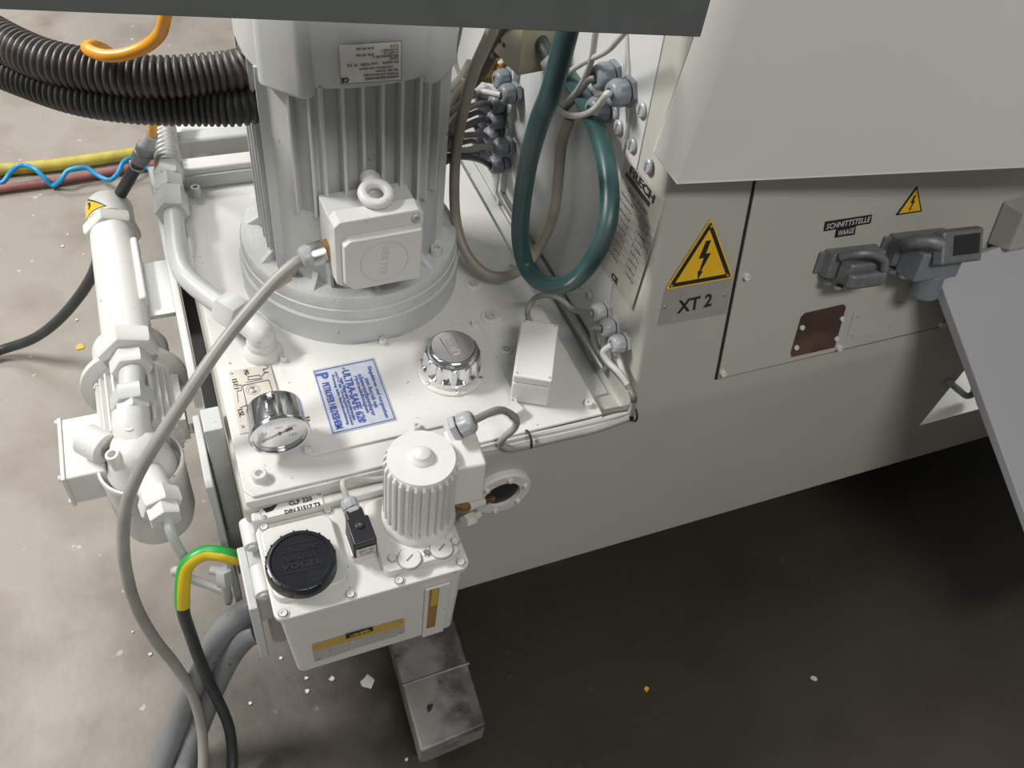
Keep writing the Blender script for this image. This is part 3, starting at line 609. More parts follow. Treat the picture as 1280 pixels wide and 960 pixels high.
mb = MB(); mb.platepx([(540, 737.5), (548.5, 735), (546, 756), (538, 758)], (RPs[0] + nrm * .0013, nrm), .0003, 'gold'); mb.build('sight_reflector', sgf)
MB().cyl((.170, .462, .360), (.170, .462, .373), .016, 'paint').build('drain_plug', lu, .002)
lid = MB().prism(rrect(.007, .429, .215, .545, .010), .512, .5197, 'paint').prism(rrect(.010, .446, .088, .535, .012), .5198, .529, 'paint', None, .97).prism(rrect(.123, .442, .208, .535, .008), .5198, .531, 'paint', None, .98).build('lid', lu, .002, seg=3)
for x, y, z in ((330, 659, .5205), (409.5, 638, .5205), (354, 767, .5205), (438, 743, .5205), (499, 726, .5205), (576, 703, .5205), (490.5, 698, .5315), (569, 677, .5315), (470, 632, .5205), (487, 629, .5205)):
    q = P(x, y, z=z); MB().lathe([(.0058, -.0012), (.0058, .0006), (.0052, .0006), (.0050, .0002), (.0042, .0002), (.0040, .0022), (.0022, .0022), (.0018, .001), (0, .001)], 'paint', frame(q, X, n=Z), 20).lathe([(.0051, .0007), (.0045, .00075), (0, .0007)], 'ink_grey', frame(q, X, n=Z), 20).build('lid_screw', lid)
for x, y in ((512, 699), (552, 686)):
    q = P(x, y, z=.5312); o = MB().lathe([(.0125, 0), (.0125, .002), (.0118, .003), (0, .003)], 'paint', frame(q, X, n=Z), 28).box((0, 0, .003), (.010, .0014, .001), 'ink_grey', frame(q, X, n=Z) @ Matrix.Rotation(.6, 4, 'Z')).build('adjusting_plug', lid)
    MB().torus(frame(q + Z * .0002, X, n=Z), .0128, .0005, 'ink_grey', 28, 5).build('plug_seal', o)
q = P(533, 692, z=.5312); MB().screw(q, Z, .004, 'steel', .002).build('adjusting_screw', lid)
# black filler cap
cc = P(376, 700, z=.545); capc = V((cc.x, cc.y, .529)); Mk = Matrix.Translation(capc)
bc = MB().lathe([(.036, .001), (.0362, .004), (.0362, .014), (.035, .0165), (.0325, .018), (.0305, .018), (.0295, .0165), (0, .0165)], 'cap_black', Mk, 90, lobes=45, amp=.0009, lr=(1, 2))
for k in range(16):
    a = k * math.pi / 8; bc.box((.0345, 0, .0145), (.0028, .0016, .006), 'cap_black', Mk @ Matrix.Rotation(a, 4, 'Z'))
bc = tag(bc.build('filler_cap', lu), 'large black ribbed screw cap')
mb = MB()
Mq = frame(P(376, 696, z=.5458), P(406, 690, z=.5458) - P(346, 702, z=.5458), n=Z)
for i, t in enumerate(('Öl FÜLLUNG', 'NUR SAUBER', 'VOGEL')): mb.text(t, Mq @ Matrix.Translation((0, .010 - i * .0095, -.0002)), 'black_plastic', .040 - (i == 1) * .008, .0062, depth=.0007, bold=.02)
mb.box((0, .0165, 0), (.046, .0006, .001), 'black_plastic', Mq); mb.box((0, -.0165, 0), (.046, .0006, .001), 'black_plastic', Mq); mb.build('embossed_text', bc)
# small finned motor
vm = (.1775, .500); Mv = Matrix.Translation((vm[0], vm[1], 0))
vb = []
nf = 28
for i in range(nf):
    a0 = 2 * math.pi * i / nf
    for da, r in ((-.050, .0345), (-.042, .0385), (.042, .0385), (.050, .0345)):
        t = a0 + da; vb.append((r * math.cos(t), r * math.sin(t)))
fm = MB(); fm.prism(vb, .545, .630, 'fin_white', Mv, 1.0); fm.prism(vb, .6301, .635, 'fin_white', Mv, .93)
fm = fm.build('finned_motor', lu, angle=30)
MB().lathe([(.0405, .5312), (.0405, .537), (.037, .5449), (.030, .545)], 'fin_white', Mv, 48).build('motor_foot', lu)
MB().lathe([(.0352, .6305), (.0352, .6375), (.0345, .6385), (.0135, .6385), (.0133, .6392), (.0128, .6405), (.011, .6420), (.0105, .6425), (.0085, .6465), (.004, .6485), (0, .649)], 'fin_white', Mv, 48).build('motor_cap', fm)
# terminal box on the small motor
tz = .628; q4 = [P(557, 549, z=tz), P(590, 541, z=tz), P(610, 574, z=tz), P(580, 597, z=tz)]
cx2 = V((vm[0] + .058, vm[1] + .002)); mb = MB(); Mtb = Matrix.Translation((vm[0] + .050, vm[1] + .008, .595)) @ Matrix.Rotation(math.radians(-4), 4, 'Z')
mb.box((0, 0, 0), (.036, .056, .066), 'plastic_white', Mtb, top=.94); mb.box((-.018, 0, -.002), (.02, .044, .056), 'plastic_white', Mtb); mb.build('terminal_box', fm, .004, seg=3)
MB().cyl(Mtb @ V((-.003, .024, .022)), Mtb @ V((-.006, .040, .028)), .0085, 'paint').build('box_neck', fm, .001)
# mounting bracket and lugs at the left
b0_, b1_, b2_ = P(311, 763, z=.47), P(323, 760, z=.47), P(297, 684, z=.47); zb = P(323, 825, y=b0_.y).z
MB().prism([(b0_.x, b0_.y), (b1_.x, b0_.y), (b1_.x, .5565), (b0_.x, .5565)], zb, .47, 'paint_grey').build('mounting_bracket', lu, .002)
MB().prism([(b1_.x, b0_.y + .02), (.014, b0_.y + .02), (.014, .5565), (b1_.x, .5565)], .40, .485, 'paint_grey').build('bracket_web', lu, .001)
for x, y in ((316.5, 684), (331, 744)):
    q = P(x, y, z=.498); lg = MB().cyl(q + Y * .034, q, .0098, 'paint').build('mounting_lug', lu, .001)
    MB().screw(q, V((0, -1, 0)), .006, 'paint_grey', .003).build('lug_screw', lg)
# brass elbow from the unit into the port
q0 = P(578, 636, y=.545); q1 = P(605, 624, y=.552)
MB().cyl(V((.200, .520, .524)), P(575, 637, y=.53), .0050, 'brass').cyl(P(574, 637, y=.53), P(585, 633, y=.535), .0055, 'brass').cyl(P(585, 633, y=.535), P(603, 627, y=.545), .0062, 'paint').cyl(P(603, 627, y=.545), P(615, 622, y=.555), .0052, 'brass').build('outlet_pipe', lu, .0008)
MB().hex(P(580, 652, y=.52), P(592, 647, y=.525), .008, 'paint').cyl(P(592, 647, y=.525), P(598, 643, y=.53), .005, 'paint').build('outlet_nut', lu)

# black solenoid plug with grey gland on the lid
pl0 = P(452, 672, z=.545); dp = thing('valve_plug', (pl0.x, pl0.y, .52), 'black square cable plug with grey gland standing beside the black filler cap', 'plug')
Md = frame(P(451, 668, z=.552), P(468, 662, z=.552) - P(434, 672, z=.552), n=Z)
mb = MB(); mb.box((0, -.002, 0), (.026, .034, .026), 'black_plastic', Md, top=.94); mb.box((0, .019, .001), (.019, .016, .018), 'black_plastic', Md); mb.build('plug_body', dp, .002, seg=3)
MB().box((0, -.0, -.016), (.029, .030, .006), 'paint', Md).box((0, -.0, -.026), (.024, .026, .016), 'paint', Md).build('valve_base', dp, .0015)
MB().screw(Md @ V((0, .003, .0130)), Z, .0045, 'black_plastic', .002).cyl(Md @ V((0, .003, .0132)), Md @ V((0, .003, .0150)), .002, 'steel').build('centre_screw', dp)
mb = MB(); Ml = frame(Md @ V((0, -.0196, -.002)), Md.to_3x3() @ V((1, 0, 0)), n=Md.to_3x3() @ V((0, -1, 0))); mb.box((0, 0, 0), (.021, .013, .001), 'plate_alu', Ml); mb.text('250V 10A', Ml @ Matrix.Translation((0, .002, .0006)), 'ink_grey', .016, .003); mb.text('DIN 43650', Ml @ Matrix.Translation((0, -.003, .0006)), 'ink_grey', .014, .0025); tag(mb.build('plug_label', dp), 'small silver label')
e = gland('cable_gland', Md @ V((0, .026, .002)), Md.to_3x3() @ V((-.12, 1, .28)), .0098, 'light grey cable gland screwed into the black plug on the lubrication unit', 'gland_light')
cable('plug_cable', [e - (Md.to_3x3() @ V((0, .002, 0))), P(429, 608, z=.570), P(430, 602, z=.570), P(440, 599, z=.562), P(460, 600, z=.55), P(482, 597, z=.545), P(505, 590, z=.54), V((.21, .552, .5245))], .0033, 'cable_light', 'thin pale cable leaving the black plug and running behind the small finned motor')

# ------------------------------------------------------------------ big grey gland of the small motor and its cable
Ge = Mtb @ V((-.007, .041, .028)); gd = P(600, 518, z=.660) - P(566, 533, z=.645)
e = gland('cable_gland', P(566, 537, z=.642), gd, .0138, 'fat light grey cable gland behind the small finned motor', 'gland_light')
gz = cable('motor_lead', [e, P(620, 513, z=.64), P(634, 515, z=.615), P(645, 524, z=.60), P(643, 535, z=.585), P(631, 546, z=.57), P(626, 555, z=.553), P(640, 561, z=.546), P(660, 557, z=.54), P(700, 548, z=.54), P(745, 537, z=.54), P(785, 523, z=.545)], .0042, 'cable_grey', 'grey cable curling down from the fat gland to the tank edge')
o = thing('cable_clip', P(640, 514, z=.5505), 'small white clip with tie holding the curled cable at the cover plate corner', 'clip')
MB().box((0, 0, 0), (.022, .018, .012), 'paint', frame(P(642, 514, z=.557), P(650, 509, z=.557) - P(634, 519, z=.557), n=Z)).build('clip_block', o, .003)
MB().torus(frame(P(641, 520, z=.603), P(650, 524, z=.603) - P(632, 516, z=.603), y=Z), .0052, .0015, 'hose_brown', 20, 8).build('cable_tie', o)

# bundle of cables running along the tank front edge and up to the lower glands
def bundle(off, zoff, m, r, label, start, endg):
    pts = [P(start, 553 - (start - 610) * .21 + off, z=.540 + zoff)] + [P(x, 553 - (x - 610) * .225 + off + dy, z=.541 + zoff) for x, dy in ((650, 0), (690, 1), (730, 1), (765, 0))]
    pts += [P(788, 511 + off * .5, z=.548 + zoff), P(792, 498, x=.452), P(785, 482, x=.452)] + endg
    return cable('supply_cable', pts, r, m, label, group='cables along the tank front edge')
bundle(-4, .004, 'cable_mid', .0042, 'dark stained cable, uppermost along the tank front edge', 600, [P(768, 462, x=.449), P(748, 438, x=.444), P(742, 420, x=.440), P(743, 410, x=.438), G['l1']])
bundle(3, 0, 'cable_light', .0040, 'pale cable, middle one along the tank front edge', 585, [P(774, 466, x=.446), P(760, 452, x=.440), P(754, 440, x=.437), G['l2']])
bundle(9, -.004, 'cable_light', .0038, 'pale cable, lowest one along the tank front edge', 585, [P(780, 470, x=.452), P(770, 440, x=.458), P(758, 425, x=.460), P(740, 395, x=.461)])
for x, y, lb in ((791, 516, 'black cable tie at the console corner'), (660, 549, 'black cable tie at the middle of the tank front edge')):
    q = P(x, y, z=.543); d = P(x + 20, y - 5, z=.543) - q
    tag(MB().torus(axis_frame(q, d), .0105, .0016, 'black_plastic', 24, 8, 1.0).box((0, -.0105, 0), (.005, .005, .005), 'black_plastic', axis_frame(q, d)).build('cable_tie'), lb, 'cable tie', 'cable ties on the bundle')

# ------------------------------------------------------------------ overhead guard beam, hood, tilted door
A = P(-60, 8, z=1.05); B = P(865.5, 45, z=1.05); d = (B - A).normalized(); up_ = V((0, 0, 1))
bm = thing('guard_beam', ((A + B) / 2).to_tuple(), 'dark grey painted metal beam crossing the top edge of the picture', 'beam')
Mb = frame(A, d, n=V((-d.y, d.x, 0)) * -1); L_ = (B - A).length + .006
# local: x along beam, z towards the viewer, y = n x x
ysg = 1 if (Mb.to_3x3() @ V((0, 1, 0))).z > 0 else -1
MB().box((L_ / 2 - .5, ysg * .045, -.0), (L_ + 1.0, .09, .004), 'beam_grey', Mb).build('beam_web', bm, .0012)
MB().box((L_ / 2 - .5, ysg * .0885, -.012), (L_ + 1.0, .003, .026), 'beam_grey', Mb).build('beam_flange', bm, .001)

b0 = P(844, 234, z=.86); b1 = P(1280, 213, z=.86); bk = P(812, 191, x=.455); t0 = P(918, 40, y=.60); tk0 = P(862, 48, x=.452)
e1 = (b1 - b0); far = b0 + e1 * 2.6; s1 = t0 - b0; s2 = tk0 - bk; K = 2.0; s1 = s1 - e1 * 0
vs = [b0, far, far + s1 * K, b0 + s1 * K, bk, far + V((0, .35, 0)), far + V((0, .30, 0)) + s1 * K, bk + s2 * K]
hd = thing('machine_hood', (b0 + e1), 'big pale sloping sheet metal hood overhanging the console at top right', 'hood')
MB().add(vs, [(0, 1, 2, 3), (4, 0, 3, 7), (5, 4, 7, 6), (1, 5, 6, 2), (3, 2, 6, 7), (0, 4, 5, 1)], 'hood_paint').build('hood_shell', hd, .006, seg=3)

a = P(1170, 337, z=.70); c = P(1262, 590, z=.45); t = P(1280, 298, z=.70); e1 = (c - a); e2 = (t - a).normalized()
nn = e2.cross(e1).normalized(); nn = nn if nn.y < 0 else -nn
dr = thing('guard_door', (a + e1 + e2 * .3).to_tuple(), 'light grey tilted guard door panel cutting in from the right edge', 'guard door')
Md2 = frame(a, e2, n=nn); Mi = Md2.inverted(); q = Mi @ c
sc = 2.0; pts = [(0, 0), (q.x * sc, q.y * sc), (q.x * sc + .5, q.y * sc), (.6, 0)]
r = .012; u = V((q.x, q.y)).normalized()
pts = [tuple(u * r), (q.x * sc, q.y * sc), (q.x * sc + .5, q.y * sc), (.6, 0), (r, 0), (r * .3, r * .3 * u.y * .6)]
ar = sum(pts[i][0] * pts[(i + 1) % len(pts)][1] - pts[(i + 1) % len(pts)][0] * pts[i][1] for i in range(len(pts)))
if ar < 0: pts = pts[::-1]
MB().prism(pts, -.014, 0, 'door_paint', Md2).build('door_sheet', dr, .002)
MB().prism([(x * .9 + .03, y * .9 - .01) for x, y in pts], -.03, -.0142, 'door_paint', Md2).build('door_frame', dr)

# ------------------------------------------------------------------ industrial plug connectors on the panel
def connector(px, py, s, label, variant):
    q = PN(px, py, PANEL); M = frame(q, X, n=SLN) @ Matrix.Rotation(math.radians(-4), 4, 'Z')
    root = thing('panel_connector', q, label, 'connector', 'plug connectors on the panel')
    MB().box((0, 0, .008 * s), (.082 * s, .036 * s, .016 * s), 'zinc', M, top=.94).box((-.043 * s, 0, .002 * s), (.012 * s, .030 * s, .004 * s), 'zinc', M).build('base_housing', root, .002)
    if variant == 0:
        hb = MB().box((0.004 * s, -.004 * s, .026 * s), (.062 * s, .034 * s, .020 * s), 'zinc', M, top=.9).prism([(-.028 * s, -.020 * s), (.030 * s, -.020 * s), (.034 * s, -.006 * s), (.03 * s, .002 * s), (-.03 * s, .002 * s)], .036 * s, .046 * s, 'zinc', M, .9).build('hood_shell', root, .004, seg=3)
        mb = MB(); mb.tube(smooth([M @ V((-.030 * s, .014 * s, .018 * s)), M @ V((-.022 * s, .026 * s, .034 * s)), M @ V((-.004 * s, .027 * s, .040 * s)), M @ V((.016 * s, .018 * s, .042 * s)), M @ V((.022 * s, .004 * s, .044 * s))]), .0055 * s, 'zinc'); mb.box((0, .022 * s, .028 * s), (.05 * s, .006 * s, .014 * s), 'zinc', M); mb.build('locking_lever', root, .001)
        MB().box((.006 * s, -.022 * s, .028 * s), (.03 * s, .001, .009 * s), 'plate_alu', M).build('type_label', root)
    else:
        MB().box((0.004 * s, -.006 * s, .030 * s), (.070 * s, .038 * s, .030 * s), 'gland_grey', M, top=.92).cyl(M @ V((.01 * s, -.02 * s, .030 * s)), M @ V((.012 * s, -.052 * s, .030 * s)), .017 * s, 'gland_grey').build('hood_shell', root, .003, seg=3)
        mb = MB(); Mr = M @ Matrix.Translation((.014 * s, .020 * s, .048 * s)) @ Matrix.Rotation(math.radians(-22), 4, 'X'); mb.box((0, 0, 0), (.066 * s, .040 * s, .012 * s), 'zinc', Mr, top=.9); mb.build('hinged_cover', root, .003, seg=3)
        MB().box((.004 * s, .002 * s, .0066 * s), (.038 * s, .022 * s, .001), 'ink', Mr).build('cover_label', root)
        mb = MB(); mb.tube(smooth([M @ V((-.034 * s, .012 * s, .020 * s)), M @ V((-.040 * s, .022 * s, .032 * s)), M @ V((-.030 * s, .028 * s, .044 * s)), M @ V((-.018 * s, .026 * s, .050 * s))]), .008 * s, 'zinc'); mb.build('hinge', root)
    for sx in (-1,):
        MB().cyl(M @ V((-.030 * s, -.022 * s, .012 * s)), M @ V((-.030 * s, -.027 * s, .012 * s)), .007 * s, 'zinc').cyl(M @ V((-.024 * s, -.022 * s, .026 * s)), M @ V((-.024 * s, -.027 * s, .026 * s)), .006 * s, 'steel').build('lever_pivot', root, .0008)
    return M
connector(1058, 323, .95, 'grey die-cast plug connector with locking lever under the black SCHNITTSTELLE tape', 0)
M2 = connector(1140, 305, 1.08, 'larger grey plug connector with hinged lid under the small warning sticker', 1)

# ------------------------------------------------------------------ left: pipes, cooler cylinder, pump, filter
PZ = .586
pipe = thing('hydraulic_pipe', P(217, 300, z=.55).to_tuple(), 'grey painted steel pipe bending from the corrugated hose into the tank top elbow', 'pipe')
pp = zp([(216, 262, PZ), (219, 290, PZ), (222, 318, PZ), (229, 340, PZ), (243, 356, PZ), (262, 371, PZ), (282, 385, PZ)])
MB().tube(smooth(pp), .0128, 'paint_grey', 20).build('bent_tube', pipe, angle=60)
MB().hex(P(280, 383, z=PZ), P(303, 397, z=PZ), .0235, 'paint_grey').build('union_nut', pipe)
el = P(325, 414, z=PZ); bs_ = V((el.x, el.y, .5503))
mb = MB(); mb.tube(smooth([P(300, 396, z=PZ), P(312, 404, z=PZ), el + V((0, 0, -.003)), V((el.x, el.y, .572)), V((el.x, el.y, .558))]), [.013] * 8 + [.0165] * 17 + [.018] * 8, 'paint', 20); mb.build('elbow', pipe, angle=60)
MB().lathe([(.0235, 0), (.0235, .004), (.021, .008), (.0185, .012)], 'paint', Matrix.Translation(bs_), 32).build('weld_boss', pipe)
mb = MB(); mb.hex(P(215, 268, z=PZ), P(213, 243, z=PZ), .0225, 'paint_grey', .2); mb.hex(P(213, 242, z=PZ), P(211.5, 226, z=PZ), .0205, 'paint_grey', .5); mb.hex(P(212, 226, z=PZ), P(210.5, 211, z=PZ), .020, 'paint_grey', .1); mb.build('union_nut', pipe)
def corrug(pts, r, pitch, m, amp, name, label, cat='hose', group=None):
    rs = resample(smooth(pts, 16), pitch / 8); rr = [r + amp * (1, .95, .6, -.5, -1, -.5, .6, .95)[i % 8] for i in range(len(rs))]
    o = MB().tube(rs, rr, m, 28).build(name, angle=75); return tag(o, label, cat, group)
corrug([P(201, 128, z=PZ + .01), P(204, 155, z=PZ), P(208, 185, z=PZ), P(210.5, 212, z=PZ)], .0152, .0110, 'conduit_silver', .0026, 'corrugated_hose', 'silver corrugated hose between the dark conduits and the grey pipe nuts')
corrug([P(-420, -330, z=.86), P(-180, -80, z=.86), P(-90, -10, z=.86), P(-20, 38, z=.86), P(50, 73, z=.86), P(120, 89, z=.86), P(190, 97, z=.86), P(255, 94, z=.86), P(312, 84, z=.86), P(370, 66, z=.86) + V((0, .03, 0))], .0205, .0070, 'conduit', .0016, 'corrugated_conduit', 'thick dark brown corrugated conduit, upper of the two, running left from the motor', group='dark corrugated conduits')
corrug([P(-420, -290, z=.83), P(-180, -50, z=.83), P(-90, 20, z=.83), P(-20, 74, z=.83), P(40, 101, z=.83), P(100, 120, z=.83), P(170, 130, z=.83), P(250, 133, z=.83), P(316, 130, z=.83), P(380, 120, z=.83) + V((0, .03, 0))], .0190, .0066, 'conduit_black', .0016, 'corrugated_conduit', 'thick black corrugated conduit, lower of the two, running left from the motor', group='dark corrugated conduits')

# cooler cylinder lying along the machine side
def cz(px, py, z=.5): return P(px, py, z=z)
c0 = V((-.094, .872, .5)); c1 = V((-.094, 1.10, .5)); oc = thing('oil_filter_tube', (-.094, .99, .40), 'long white cylindrical filter tube with hexagonal collars and warning sticker beside the tank', 'filter')
MB().cyl(c0, c1, .0305, 'paint', n=40).build('tube_body', oc)
MB().hex(c1 - Y * .002, c1 + Y * .022, .0385, 'paint', .3).build('rear_collar', oc, .001)
ec = MB().lathe([(.0325, .022), (.0325, .062), (.030, .069), (.024, .073), (0, .075)], 'paint', axis_frame(c1, Y), 40).build('end_cap', oc)
mb = MB()
# warning sticker wrapped on the upper left of the end cap
def cyl_pt(r, ang, y): return V((c1.x + r * math.cos(ang), y, c1.z + r * math.sin(ang)))
def wrap_tri(r, a0, a1, y0, y1, m, k=0):
    n = 10; vs = []; fs = []
    for i in range(n + 1):
        t = i / n; ang = a0 + (a1 - a0) * t; hh = (1 - abs(2 * t - 1)) * (y1 - y0)
        vs += [cyl_pt(r, ang, y0), cyl_pt(r, ang, y0 + hh + .0004)]
    for i in range(n): fs.append((2 * i, 2 * i + 2, 2 * i + 3, 2 * i + 1))
    mb.add(vs, fs, m)
wrap_tri(.0328, math.radians(185), math.radians(88), c1.y + .026, c1.y + .062, 'ink'); wrap_tri(.0330, math.radians(178), math.radians(95), c1.y + .0275, c1.y + .058, 'yellow')
am = math.radians(136)
pz = [(-.10, .052), (.06, .052), (-.02, .043), (.09, .043), (-.08, .031), (-.01, .040), (-.11, .040)]
mb.add([cyl_pt(.0333, am + a, c1.y + y) for a, y in pz], [(0, 1, 2, 5, 6), (2, 3, 4, 5)], 'ink')
tag(mb.build('warning_sticker', ec), 'yellow lightning sticker wrapped round the cap')
MB().hex(c0 - Y * .022, c0 + Y * .006, .0395, 'paint', .3).build('front_collar', oc, .001)
MB().hex(c0 - Y * .046, c0 - Y * .022, .0255, 'paint', .1).build('reducer_nut', oc, .001)
MB().box((-.046, .975, .497), (.045, .11, .007), 'paint_grey').build('holding_bracket', oc, .001)
MB().box((-.066, 1.0, .512), (.010, .13, .02), 'paint').build('weld_bead', oc, .004)
tl_ = MB().tube([c0 - Y * .045, V((-.098, .79, .497))], .0155, 'paint_grey', 24).hex(V((-.098, .795, .497)), V((-.099, .772, .495)), .0255, 'paint_grey').hex(V((-.099, .775, .495)), V((-.099, .762, .494)), .021, 'paint_grey', .4).build('front_tube', oc)

# circulation pump motor behind the filter head
pm = thing('circulation_pump', (-.11, .80, .34), 'small white flanged pump motor with side terminal box below the filter tube', 'pump')
fcn = P(170, 483, y=.85); Mf = axis_frame(fcn, -Y)
fd = MB().lathe([(.060, -.012), (.0655, -.010), (.0655, -.002), (.062, 0), (.050, 0), (.048, .003)], 'paint', Mf, 56).build('round_flange', pm)
for px, py in ((124, 480), (213, 470)):
    q = P(px, py, y=.85); MB().hex(q, q - Y * .007, .0075, 'paint').cyl(q - Y * .007, q - Y * .010, .004, 'paint').build('flange_bolt', fd)
MB().cyl(fcn + Y * .012, fcn + Y * .07, .048, 'paint', n=40).build('pump_body', pm, .003)
mf = []
for i in range(28):
    a0 = 2 * math.pi * i / 28
    for da, r in ((-.055, .041), (-.03, .049), (.03, .049), (.055, .041)): mf.append((r * math.cos(a0 + da), r * math.sin(a0 + da)))
MB().prism(mf, 0.003, .10, 'paint', Mf).build('finned_housing', pm, angle=30)
MB().box((.048, 0, .05), (.012, .04, .08), 'paint', Mf).box((.055, 0, .03), (.02, .012, .02), 'paint', Mf).build('housing_foot', pm, .001)
tbx = MB().box((-.166, .765, .428), (.046, .095, .052), 'paint').build('terminal_box', pm, .003, seg=3)
MB().box((-.190, .765, .428), (.005, .099, .056), 'paint').build('box_cover', tbx, .0015)
for yy, zz in ((.722, .452), (.81, .452), (.722, .404)): MB().screw(V((-.1925, yy, zz)), -X, .0035, 'paint', .003).build('cover_screw', tbx)
g0 = P(106, 548, z=.475); g1 = P(133, 562, z=.475)
gk = MB().cyl(g0, g1, .0195, 'paint', n=32).build('blanking_boss', pm, .002)
MB().hex(g1, g1 + (g1 - g0).normalized() * .006, .010, 'steel').build('boss_nut', gk)

# filter head and bowl
fcx = V((-.104, .722, 0)); fh = thing('filter_bowl', (-.104, .722, .30), 'white suction filter with cast head and deep round bowl in the left foreground', 'filter')
Mh = Matrix.Translation(fcx)
MB().lathe([(.0, .318), (.030, .320), (.043, .330), (.0475, .35), (.049, .44), (.0505, .449), (.0495, .4525), (.0465, .4525), (.0455, .445), (.0455, .430), (0, .430)], 'paint', Mh, 56).build('bowl', fh)
hdm = MB().lathe([(.041, .4302), (.041, .445), (.037, .452), (.036, .462), (.031, .476), (.027, .487), (.016, .495), (0, .497)], 'paint', Mh, 40).build('filter_head', fh)
MB().tube(smooth([V((-.102, .765, .494)), V((-.104, .748, .488)), V((-.104, .728, .475)), V((-.104, .715, .462))]), .022, 'paint', 24).build('inlet_neck', hdm, angle=60)
q = V((-.125, .708, .468)); MB().lathe([(.0085, 0), (.0085, .024), (.0078, .026), (.005, .026), (.0045, .018), (0, .018)], 'paint', axis_frame(q, V((-.15, 0, 1))), 20).build('vent_port', hdm)
MB().screw(V((-.105, .735, .496)), Z, .0065, 'paint', .008).build('head_screw', hdm)
mb = MB(); mb.tube([V((-.098, .70, .462)), V((-.090, .655, .462))], .0185, 'paint', 24); mb.build('outlet_neck', hdm)
MB().hex(V((-.0895, .660, .462)), V((-.0865, .638, .461)), .0245, 'paint', .2).hex(V((-.0865, .639, .461)), V((-.0845, .622, .46)), .0195, 'paint', .5).build('outlet_nut', hdm)
MB().tube(smooth([V((-.0845, .630, .46)), V((-.083, .615, .455)), V((-.080, .603, .435)), V((-.075, .597, .39)), P(218, 714, z=.30), P(240, 724, z=.285), P(268, 734, z=.275), P(284, 742, z=.265), P(285, 752, z=.24)], 6), .0058, 'paint_grey', 14).build('drain_pipe', fh, angle=60)
MB().tube([P(284, 748, z=.27), P(281, 726, z=.31)], .0065, 'paint_grey').hex(P(281, 730, z=.31), P(279, 712, z=.33), .011, 'paint_grey').cyl(P(283, 715, z=.325), P(262, 712, z=.33), .006, 'paint_grey').build('drain_fitting', fh)
for k in range(3):
    q = V((-.104 - .0492 * math.cos(.5), .722 - .0492 * math.sin(.5), .37 - k * .007)); MB().box((0, 0, 0), (.009, .003, .001), 'dark_gap', frame(q, V((.48, -.88, 0)), n=V((-.88, -.48, 0)))).build('bowl_slot', fh)

# ------------------------------------------------------------------ cables
TBX = T0 @ fr @ V((-.05, -.002, .008))
mg0 = P(409, 313, z=.705); mg1 = P(385, 321, z=.703)
gl = thing('cable_gland', mg0, 'metal and grey cable gland on the left side of the motor terminal box', 'cable gland')
dd = (mg1 - mg0).normalized()
MB().hex(mg0 + dd * -.006, mg0 + dd * .004, .013, 'brass').build('brass_thread', gl)
MB().lathe([(.0135, .004), (.0140, .006), (.0140, .018), (.0130, .020)], 'steel', axis_frame(mg0, dd), 24, lobes=8, amp=.0012, lr=(1, 2)).build('pressure_nut', gl)
MB().lathe([(.0135, .020), (.014, .022), (.0125, .029), (.009, .032), (.0078, .032)], 'gland_light', axis_frame(mg0, dd), 24).build('sealing_dome', gl)
cable('motor_cable', [mg0 + dd * .028] + zp([(368, 330, .70), (345, 350, .688), (318, 380, .672), (285, 420, .652), (256, 460, .632), (228, 503, .608), (200, 546, .58), (174, 590, .545), (158, 632, .505), (154, 675, .46), (158, 715, .41), (170, 757, .35), (192, 797, .28), (218, 830, .22), (238, 862, .17), (250, 900, .12), (254, 940, .08), (252, 1000, .03)]), .0070, 'cable_grey', 'long grey cable sweeping from the motor terminal box down past the filter to the floor', n=16)
tag(MB().box((0, 0, 0), (.022, .010, .008), 'tag_beige', frame(P(352, 351, z=.680), P(366, 343, z=.68) - P(340, 360, z=.68), n=Z)).build('cable_tag', None, .001), 'small beige tag tied under the motor cable', 'tag')
cable('flexible_hose', zp([(322, 758, .30), (306, 766, .29), (283, 785, .26), (260, 818, .21), (240, 860, .15), (222, 905, .08), (200, 960, .03), (185, 1010, .022)]), [.0165] * 57, 'hose_grey', 'thick mottled grey hose, left of the pair leaving the bracket at the bottom', 'hose', 'grey hoses at the bottom', n=18)
cable('flexible_hose', zp([(322, 790, .27), (308, 796, .26), (288, 820, .21), (268, 860, .14), (250, 905, .08), (232, 955, .03), (220, 1010, .022)]), .0150, 'hose_grey', 'thick mottled grey hose, right of the pair leaving the bracket at the bottom', 'hose', 'grey hoses at the bottom', n=18)
ec_ = thing('earthing_cable', P(229, 760, z=.3), 'black earthing cable with bent green and yellow sleeve beside the bracket', 'cable')
sv = smooth(zp([(298, 698, .43), (280, 693, .445), (258, 691, .445), (241, 699, .44), (231, 712, .43), (228, 735, .41), (228, 757, .385)]), 8)
gs = MB(); gs.tube(sv[:], .0088, 'pvc_green', 32); yi = gs.mi('pvc_yellow'); od = (R @ V((.75, -.45, .5))).normalized()
mid = (len(sv) // 2) * 32; ctr = sum((gs.v[mid + t] for t in range(32)), V()) / 32
ks = {t for t in range(32) if (gs.v[mid + t] - ctr).normalized().dot(od) > .42}
for k, f_ in enumerate(gs.f):
    if len(f_) == 4 and f_[0] % 32 in ks: gs.m[k] = yi
tag(gs.build('sleeve', ec_, angle=60), 'green and yellow striped sleeve')
MB().tube(smooth(zp([(228, 752, .39), (230, 768, .365), (238, 792, .31), (253, 834, .22), (269, 868, .15), (285, 905, .09), (290, 940, .05), (290, 1000, .015)])), .0076, 'cable_dark', 14).build('black_cable', ec_, angle=60)

